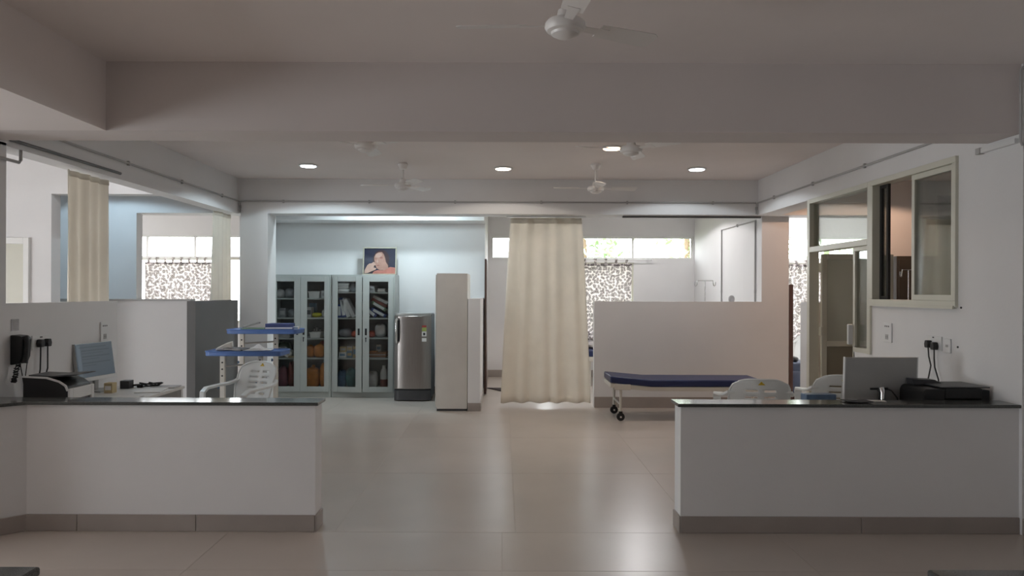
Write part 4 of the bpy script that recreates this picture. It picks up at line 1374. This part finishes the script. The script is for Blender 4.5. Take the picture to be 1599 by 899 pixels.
for i in range(len(pts) - 1):
    for k in range(5):
        p0 = pts[max(0, i - 1)]
        p1, p2 = pts[i], pts[i + 1]
        p3 = pts[min(len(pts) - 1, i + 2)]
        u = k / 5
        sm.append(tuple(0.5 * ((2 * b) + (c - a) * u + (2 * a - 5 * b + 4 * c - d) * u * u + (3 * b - a - 3 * c + d) * u ** 3) for a, b, c, d in zip(p0, p1, p2, p3)))
zmin = min(p[2] for p in sm)
sm = [(p[0], p[1], p[2] - zmin + 0.006) for p in sm]
MB().tube(sm, 0.006, 6).build('cord', 'black', t, True)
MB().box(0.0, 0.05, -0.03, 0.0, 0.0, 0.03).build('adapter', 'black', t, bevel=0.006)

XL = -3.59
t = thing('wall_telephone', 'black telephone hung on the left low wall near the pillar', 'telephone', (XL, 5.56, 1.05))
MB().prism([(0, 0), (0.065, 0.01), (0.085, 0.06), (0.095, 0.19), (0.07, 0.215), (0, 0.22)], 'y', -0.055, 0.055).build('body', 'black', t, bevel=0.008)
MB().tube([(0.095, -0.035, 0.02), (0.105, -0.035, 0.06), (0.112, -0.035, 0.17), (0.10, -0.035, 0.21)], [0.024, 0.017, 0.017, 0.024], 10).build('handset', 'black', t, True)
cc = [(0.05 + 0.02 * math.sin(k * 1.9), -0.035 - 0.05 * math.sin(PI * k / 60), 0.015 - 0.13 * math.sin(PI * k / 60) + 0.006 * math.cos(k * 1.9)) for k in range(61)]
MB().tube(cc, 0.006, 6).build('coiled_cord', 'black', t, True)
t = thing('paper_notice', 'small faded paper notice on the left low wall above the telephone', 'notice', (XL + 0.002, 5.56, 1.30))
MB().box(0, 0.002, -0.045, 0.045, 0, 0.085).build('sheet', 'papergrey', t)
q = MB()
for k in range(5):
    q.box(0.0015, 0.0026, -0.035, 0.03 - 0.012 * (k % 2), 0.012 + k * 0.014, 0.017 + k * 0.014)
q.build('print_lines', 'conduit', t)


def wall_plate(name, label, loc, w_, h_, face, sockets, group=None):
    """face=+1: on the left wall facing +x, -1: on the right wall facing -x"""
    t = thing(name, label, 'switch plate', loc, 0, group)
    a, b = sorted((0, face * 0.012))
    MB().box(a, b, -w_ / 2, w_ / 2, 0, h_).build('plate', 'white', t, bevel=0.003)
    a, b = sorted((face * 0.012, face * 0.014))
    for (yy, zz, ww, hh, m) in sockets:
        MB().box(a, b, yy - ww / 2, yy + ww / 2, zz - hh / 2, zz + hh / 2).build('switch' if hh < 0.03 else 'socket', m, t)
    return t


SW = [(-0.03, 0.145, 0.014, 0.012, 'dark'), (0.0, 0.145, 0.014, 0.012, 'dark'), (0.03, 0.145, 0.014, 0.012, 'dark'), (0.0, 0.05, 0.05, 0.045, 'conduit'), (-0.012, 0.05, 0.008, 0.012, 'dark'), (0.012, 0.05, 0.008, 0.012, 'dark')]
wall_plate('switch_plate', 'white switch plate on the left low wall above the monitor', (XL, 6.80, 1.135), 0.13, 0.18, 1, SW)
wall_plate('socket_plate', 'white socket plate with two black plugs on the left low wall', (XL, 5.86, 1.14), 0.21, 0.11, 1, [(0, 0.095, 0.03, 0.01, 'dark')])
wall_plate('socket_plate', 'small white telephone socket beside the wall telephone', (XL, 5.675, 1.14), 0.07, 0.11, 1, [(0.0, 0.055, 0.012, 0.012, 'dark')])
wall_plate('switch_plate', 'white switch plate on the right wall under the sliding window', (XR, 6.78, 1.155), 0.15, 0.175, -1, SW)
wall_plate('socket_plate', 'white socket plate with two black plugs on the right wall', (XR, 6.05, 1.145), 0.22, 0.11, -1, [(0, 0.10, 0.02, 0.01, 'dark')])
wall_plate('socket_plate', 'small white data socket right of the plugged socket on the right wall', (XR, 5.865, 1.135), 0.085, 0.11, -1, [(0.0, 0.055, 0.03, 0.02, 'conduit')])
for (loc, lab) in (((XR, 5.74, 1.19), 'tiny dark screw hole on the right wall by the data socket'), ((XR, 5.70, 1.49), 'tiny dark stud at the lower corner of the sliding window')):
    o = MB().cyl((-0.006, 0, 0), (0.0, 0, 0), 0.008, n=10).build('wall_plug', 'dark', None, True, loc=loc)
    tag(o, lab, 'wall plug')


def plug_cable(label, base, face, path):
    t = thing('plug_cable', label, 'cable', base)
    f_ = face
    MB().prism([(-0.022, -0.03), (0.022, -0.03), (0.028, 0.0), (0.018, 0.03), (-0.018, 0.03), (-0.028, 0.0)], 'x', *sorted((f_ * 0.0, f_ * 0.04)), 0).build('plug', 'black', t, bevel=0.006)
    MB().tube([(f_ * 0.02, 0, -0.03)] + path, 0.0055, 6).build('cord', 'black', t, True)
    return t


plug_cable('black plug and cord on the left low wall, left one of the pair', (XL + 0.013, 5.82, 1.19), 1,
           [(0.02, 0.0, -0.10), (0.02, -0.005, -0.2), (0.02, -0.03, -0.3), (0.03, -0.05, -0.40), (0.04, -0.1, -0.445)])
plug_cable('black plug and cord on the left low wall, right one of the pair', (XL + 0.013, 5.91, 1.19), 1,
           [(0.02, 0.0, -0.10), (0.02, 0.0, -0.2), (0.02, -0.05, -0.3), (0.03, -0.07, -0.40), (0.05, -0.1, -0.445)])
plug_cable('black plug and cord on the right wall, left one of the pair', (XR - 0.013, 6.085, 1.19), -1,
           [(-0.02, -0.01, -0.10), (-0.02, -0.04, -0.17), (-0.02, -0.01, -0.26), (-0.03, 0.0, -0.33), (-0.04, -0.05, -0.42)])
plug_cable('black plug and cord on the right wall, right one of the pair', (XR - 0.013, 6.0, 1.18), -1,
           [(-0.02, 0.0, -0.10), (-0.02, -0.01, -0.17), (-0.02, -0.06, -0.26), (-0.03, -0.10, -0.33), (-0.04, -0.14, -0.42)])
t = thing('telephone_wire', 'thin black wire hanging below the wall telephone', 'cable', (XL + 0.012, 5.60, 1.05))
MB().tube([(0, 0, 0.02), (0, 0.03, -0.08), (0, 0.06, -0.2), (0.01, 0.09, -0.305)], 0.0035, 6).build('cord', 'black', t, True)
t = thing('telephone_wire', 'thin black wire hanging from the small telephone socket', 'cable', (XL + 0.016, 5.675, 1.19))
MB().tube([(0, 0, 0.0), (0, 0.01, -0.12), (0, -0.02, -0.27), (0.0, 0.02, -0.38), (0.01, 0.03, -0.445)], 0.0035, 6).build('cord', 'black', t, True)

# ------------------------------------------------------------------ right desk, monitor, printer
t = thing('desk', 'white laminate desk behind the right counter', 'desk', (2.79, 5.72, 0))
MB().box(-0.62, 0.63, -0.47, 0.20, DZ - 0.025, DZ).build('desktop', 'desk', t, bevel=0.003)
for sx in (-0.57, 0.58):
    for sy in (-0.43, 0.16):
        MB().box(sx - 0.02, sx + 0.02, sy - 0.02, sy + 0.02, 0, DZ - 0.025).build('leg', 'white', t, bevel=0.003)

t = thing('computer_monitor', 'silver-grey back of a flat monitor behind the right counter', 'monitor', (2.79, 5.58, DZ), math.radians(180 + 2))
TL = Matrix.Translation((0, 0, 0.04)) @ Matrix.Rotation(math.radians(-3), 4, 'X')
MB().box(-0.27, 0.27, -0.02, 0.0, 0.0, 0.355, 0, TL).build('housing', 'silver', t, bevel=0.004)
MB().box(-0.265, 0.265, -0.024, -0.0195, 0.02, 0.35, 0, TL).build('screen', 'black', t)
rim2 = MB().box(-0.275, -0.268, -0.024, 0.002, 0, 0.357, 0, TL).box(0.268, 0.275, -0.024, 0.002, 0, 0.357, 0, TL)
rim2.build('edge_trim', 'white', t)
MB().tube([(0.0, 0.03, 0.01), (0.0, 0.035, 0.14), (0.0, 0.02, 0.17)], [0.022, 0.02, 0.02], 14).build('stand_neck', 'chrome', t, True)
MB().lathe([(0.002, 0), (0.12, 0), (0.12, 0.008), (0.03, 0.014), (0.002, 0.014)], 24).build('stand_base', 'chrome', t, True)
MB().box(0.02, 0.08, 0.0, 0.012, 0.155, 0.17).box(-0.05, -0.02, 0.0, 0.016, 0.155, 0.172).build('port_plugs', 'black', t)
MB().tube([(-0.04, 0.015, 0.165), (-0.07, 0.03, 0.15), (-0.11, 0.03, 0.10), (-0.13, 0.03, 0.03), (-0.135, 0.03, 0.006)], 0.005, 6).build('power_cord', 'black', t, True)
MB().tube([(0.03, 0.015, 0.16), (0.025, 0.035, 0.14), (0.028, 0.035, 0.05), (0.03, 0.035, 0.006)], 0.005, 6).build('video_cord', 'black', t, True)

t = thing('printer', 'black printer with open front slot behind the right counter', 'printer', (3.19, 5.44, DZ), 0)
pb = MB()
pb.prism([(-0.255, 0), (-0.10, 0), (-0.10, 0.20), (-0.225, 0.20), (-0.245, 0.19), (-0.255, 0.165)], 'y', -0.17, 0.17)
pb.box(-0.10, 0.16, -0.17, 0.17, 0.13, 0.205).box(-0.10, 0.16, 0.0, 0.17, 0.0, 0.13)
pb.box(0.16, 0.225, -0.15, 0.17, 0.0, 0.19)
pb.build('body', 'black', t, bevel=0.008)
MB().box(-0.13, 0.215, -0.165, 0.165, 0.2055, 0.215).build('scanner_lid', 'dark', t, bevel=0.003)
MB().box(-0.098, 0.158, -0.165, 0.0, 0.06, 0.075).build('paper_tray', 'papergrey', t)
MB().prism([(-0.20, 0.2005), (0.0, 0.2155), (-0.05, 0.24), (-0.21, 0.245)], 'y', 0.05, 0.15).build('paper_support', 'dark', t)
MB().tube([(0.22, 0.05, 0.03), (0.245, 0.03, 0.05), (0.247, -0.03, 0.02), (0.247, -0.06, 0.006)], 0.005, 6).build('power_cord', 'black', t, True)

slab_thing('paper_folder', 'slate blue folder standing behind the right counter left of the monitor', 'folder', (2.30, 5.50, DZ), 0.22, 0.10, 0.135, 'bluebag', 0.05, 'bluebag')
t = thing('clipboard', 'black clipboard lying on the right granite top left of the monitor', 'clipboard', (2.40, 5.12, 0.861), 0.03)
MB().prism([(-0.085, 0.007), (0.0, 0.0), (0.085, 0.006), (0.085, 0.010), (0.0, 0.007), (-0.085, 0.011)], 'y', -0.06, 0.06).build('board', 'black', t)
MB().box(-0.02, 0.02, 0.03, 0.055, 0.0085, 0.013).build('clip', 'chrome', t, bevel=0.002)
slab_thing('paper_sheets', 'thin white sheets under the black clipboard on the right counter', 'papers', (2.55, 5.16, 0.8605), 0.12, 0.07, 0.004, 'paper', -0.2)

# ------------------------------------------------------------------ granite-topped benches in the foreground
for (x0, x1, lab) in ((-3.6, -1.92, 'black granite bench corner at the lower left, nearest to us'), (1.77, 3.6, 'black granite topped white bench at the lower right corner')):
    t = thing('granite_bench', lab, 'bench', ((x0 + x1) / 2, 2.75, 0), 0, 'granite-topped benches in the foreground')
    hw = (x1 - x0) / 2
    MB().box(-hw, hw, -0.42, 0.40, 0.41, 0.45).build('seat_slab', 'granite', t, bevel=0.012, seg=3)
    MB().box(-hw + 0.03, hw - 0.03, -0.39, 0.37, 0.001, 0.41).build('base', 'paint', t)

# ------------------------------------------------------------------ behind the door and the pillar on the right
curtain('added grey-green curtain standing in for the dark reflection in the sliding window', (5.50, 8.2, 0.05), 0, 1.6, 1.6, 2.6, 9, 'reflcloth', 0.035, 0, 17)  # added cloth, imitates the dark reflection in the right pane
t = thing('wardrobe', 'dark brown-grey cabinet below the warm lit wall in the consulting room', 'cabinet', (5.75, 9.9, 0))
MB().box(-0.72, 0.55, -0.25, 0.25, 0.0, 2.07).build('body', 'wardrobe', t, bevel=0.004)
for k in range(2):
    MB().box(-0.70 + k * 0.63, -0.09 + k * 0.63, -0.27, -0.2505, 0.06, 2.03).build('door', 'wardrobe', t, bevel=0.004)
    MB().box(-0.14 + k * 0.63, -0.12 + k * 0.63, -0.29, -0.2705, 0.95, 1.1).build('handle', 'chrome', t)
struct(MB().box(5.08, 7.5, 10.25, 10.4, 0, 2.65).build('wall_consulting_back', 'paint'))
t = thing('wooden_screen', 'dark brown wooden panel standing just right of the far right pillar', 'screen', (4.475, 11.25, 0))
MB().box(-0.22, -0.155, -0.02, 0.02, 0.08, 1.72).build('panel', 'wood', t, bevel=0.004)
MB().box(-0.23, -0.145, -0.15, 0.15, 0.0, 0.08).build('foot', 'wood', t)
t = thing('bed', 'slate blue covered bed in the room beyond the far right pillar', 'bed', (4.75, 11.9, 0))
MB().box(-0.35, 0.9, -0.3, 0.3, 0.36, 0.52).build('mattress', 'bluebed', t, bevel=0.03, seg=3)
MB().box(-0.36, 0.91, -0.31, 0.31, 0.28, 0.36).build('frame', 'bluebed', t, bevel=0.01)
MB().grid(lambda u, v: (-0.36 + 1.27 * u, -0.318 - 0.012 * math.sin(25 * u) * v, 0.40 - 0.39 * v), 40, 6).build('valance', 'bluebed', t, True, solid=0.004)
for sx in (-0.32, 0.86):
    for sy in (-0.27, 0.27):
        MB().box(sx - 0.02, sx + 0.02, sy - 0.02, sy + 0.02, 0, 0.28).build('leg', 'dark', t)
softbag('handbag', 'small black bag lying on the slate blue bed', 'bag', 1241, 0.52, 0.05, 0.04, 'black', 51, 0.08, 11.8)

# cubicle behind the curtain
t = thing('floor_mat', 'dark floor mat behind the low wall left of the cream curtain', 'mat', (0.05, 12.3, 0.001))
MB().prism([(-0.30, 0.18), (-0.05, -0.22), (0.55, -0.22), (0.55, 0.18)], 'z', 0, 0.012).build('pile', 'matt', t)
t = thing('bed', 'hospital bed with pale linen glimpsed between curtain and partition', 'bed', (1.9, 13.2, 0))
MB().box(-0.45, 1.2, -0.42, 0.42, 0.5, 0.62).build('mattress', 'navy', t, bevel=0.03, seg=3)
MB().box(-0.46, 1.21, -0.43, 0.43, 0.42, 0.5).build('frame', 'bedframe', t, bevel=0.01)
MB().box(-0.49, -0.461, -0.42, 0.42, 0.3, 0.9).build('headboard', 'bedframe', t, bevel=0.01)
for sx in (-0.42, 1.17):
    for sy in (-0.38, 0.38):
        MB().box(sx - 0.02, sx + 0.02, sy - 0.02, sy + 0.02, 0, 0.42).build('leg', 'bedframe', t)
MB().blob((-0.25, 0, 0.67), (0.17, 0.3, 0.06), 0, 2.6, 61, 0.06).build('pillow', 'whitebag', t, True)
t = thing('lamp_stand', 'pale rounded lamp head just above the couch partition', 'lamp', (3.33, 11.0, 0))  # lamp stand; only its rounded head shows over the partition
MB().lathe([(0.12, 0), (0.12, 0.02), (0.016, 0.05), (0.016, 1.46)], 18).build('stand', 'whitebag', t, True)
MB().blob((0, 0, 1.50), (0.045, 0.045, 0.055), 0, 2.2, 3, 0.02, 14, 8, False).build('lamp_head', 'papergrey', t, True)


# ------------------------------------------------------------------ trees outside
def tree(label, loc, h, r, n, seed):
    rnd = random.Random(seed)
    t = thing('tree', label, 'tree', loc, 0, 'leafy trees outside the windows')
    MB().tube([(0, 0, 0), (0.08, 0.03, h * 0.35), (0.02, -0.05, h * 0.7), (0.0, 0, h * 0.9)], [0.14, 0.11, 0.08, 0.03], 8).build('trunk', 'bark', t, True)
    m = MB()
    cl = [(rnd.uniform(-1, 1) * r, rnd.uniform(-1, 1) * r, h * 0.62 + rnd.uniform(-1, 1) * r * 0.9) for _ in range(14)]
    for k in range(n):
        c = cl[k % len(cl)]
        p = Vector((rnd.gauss(c[0], r * 0.24), rnd.gauss(c[1], r * 0.24), max(0.4, rnd.gauss(c[2], r * 0.22))))
        s = rnd.uniform(0.05, 0.12)
        e = Euler((rnd.uniform(-1, 1), rnd.uniform(-1, 1), rnd.uniform(0, 6.28))).to_matrix().to_4x4()
        m.add([(-s * 1.6, 0, 0), (0, -s * 0.5, 0.01), (s * 1.6, 0, 0), (0, s * 0.5, 0.01)], [(0, 1, 2, 3)], 0, Matrix.Translation(p) @ e)
    f = m.build('foliage', 'leaf', t)
    f['kind'] = 'stuff'
    return t


tree('leafy tree outside the window of the room right of the pillar', (8.4, 19.5, -0.15), 5.0, 1.5, 2600, 5)
tree('thin leafy tree outside the clerestory panes right of the cream curtain', (5.2, 21.5, -0.15), 4.8, 1.4, 900, 6)
tree('thin leafy tree outside the clerestory just beside the cream curtain', (2.0, 19.0, -0.15), 4.2, 0.9, 500, 9)
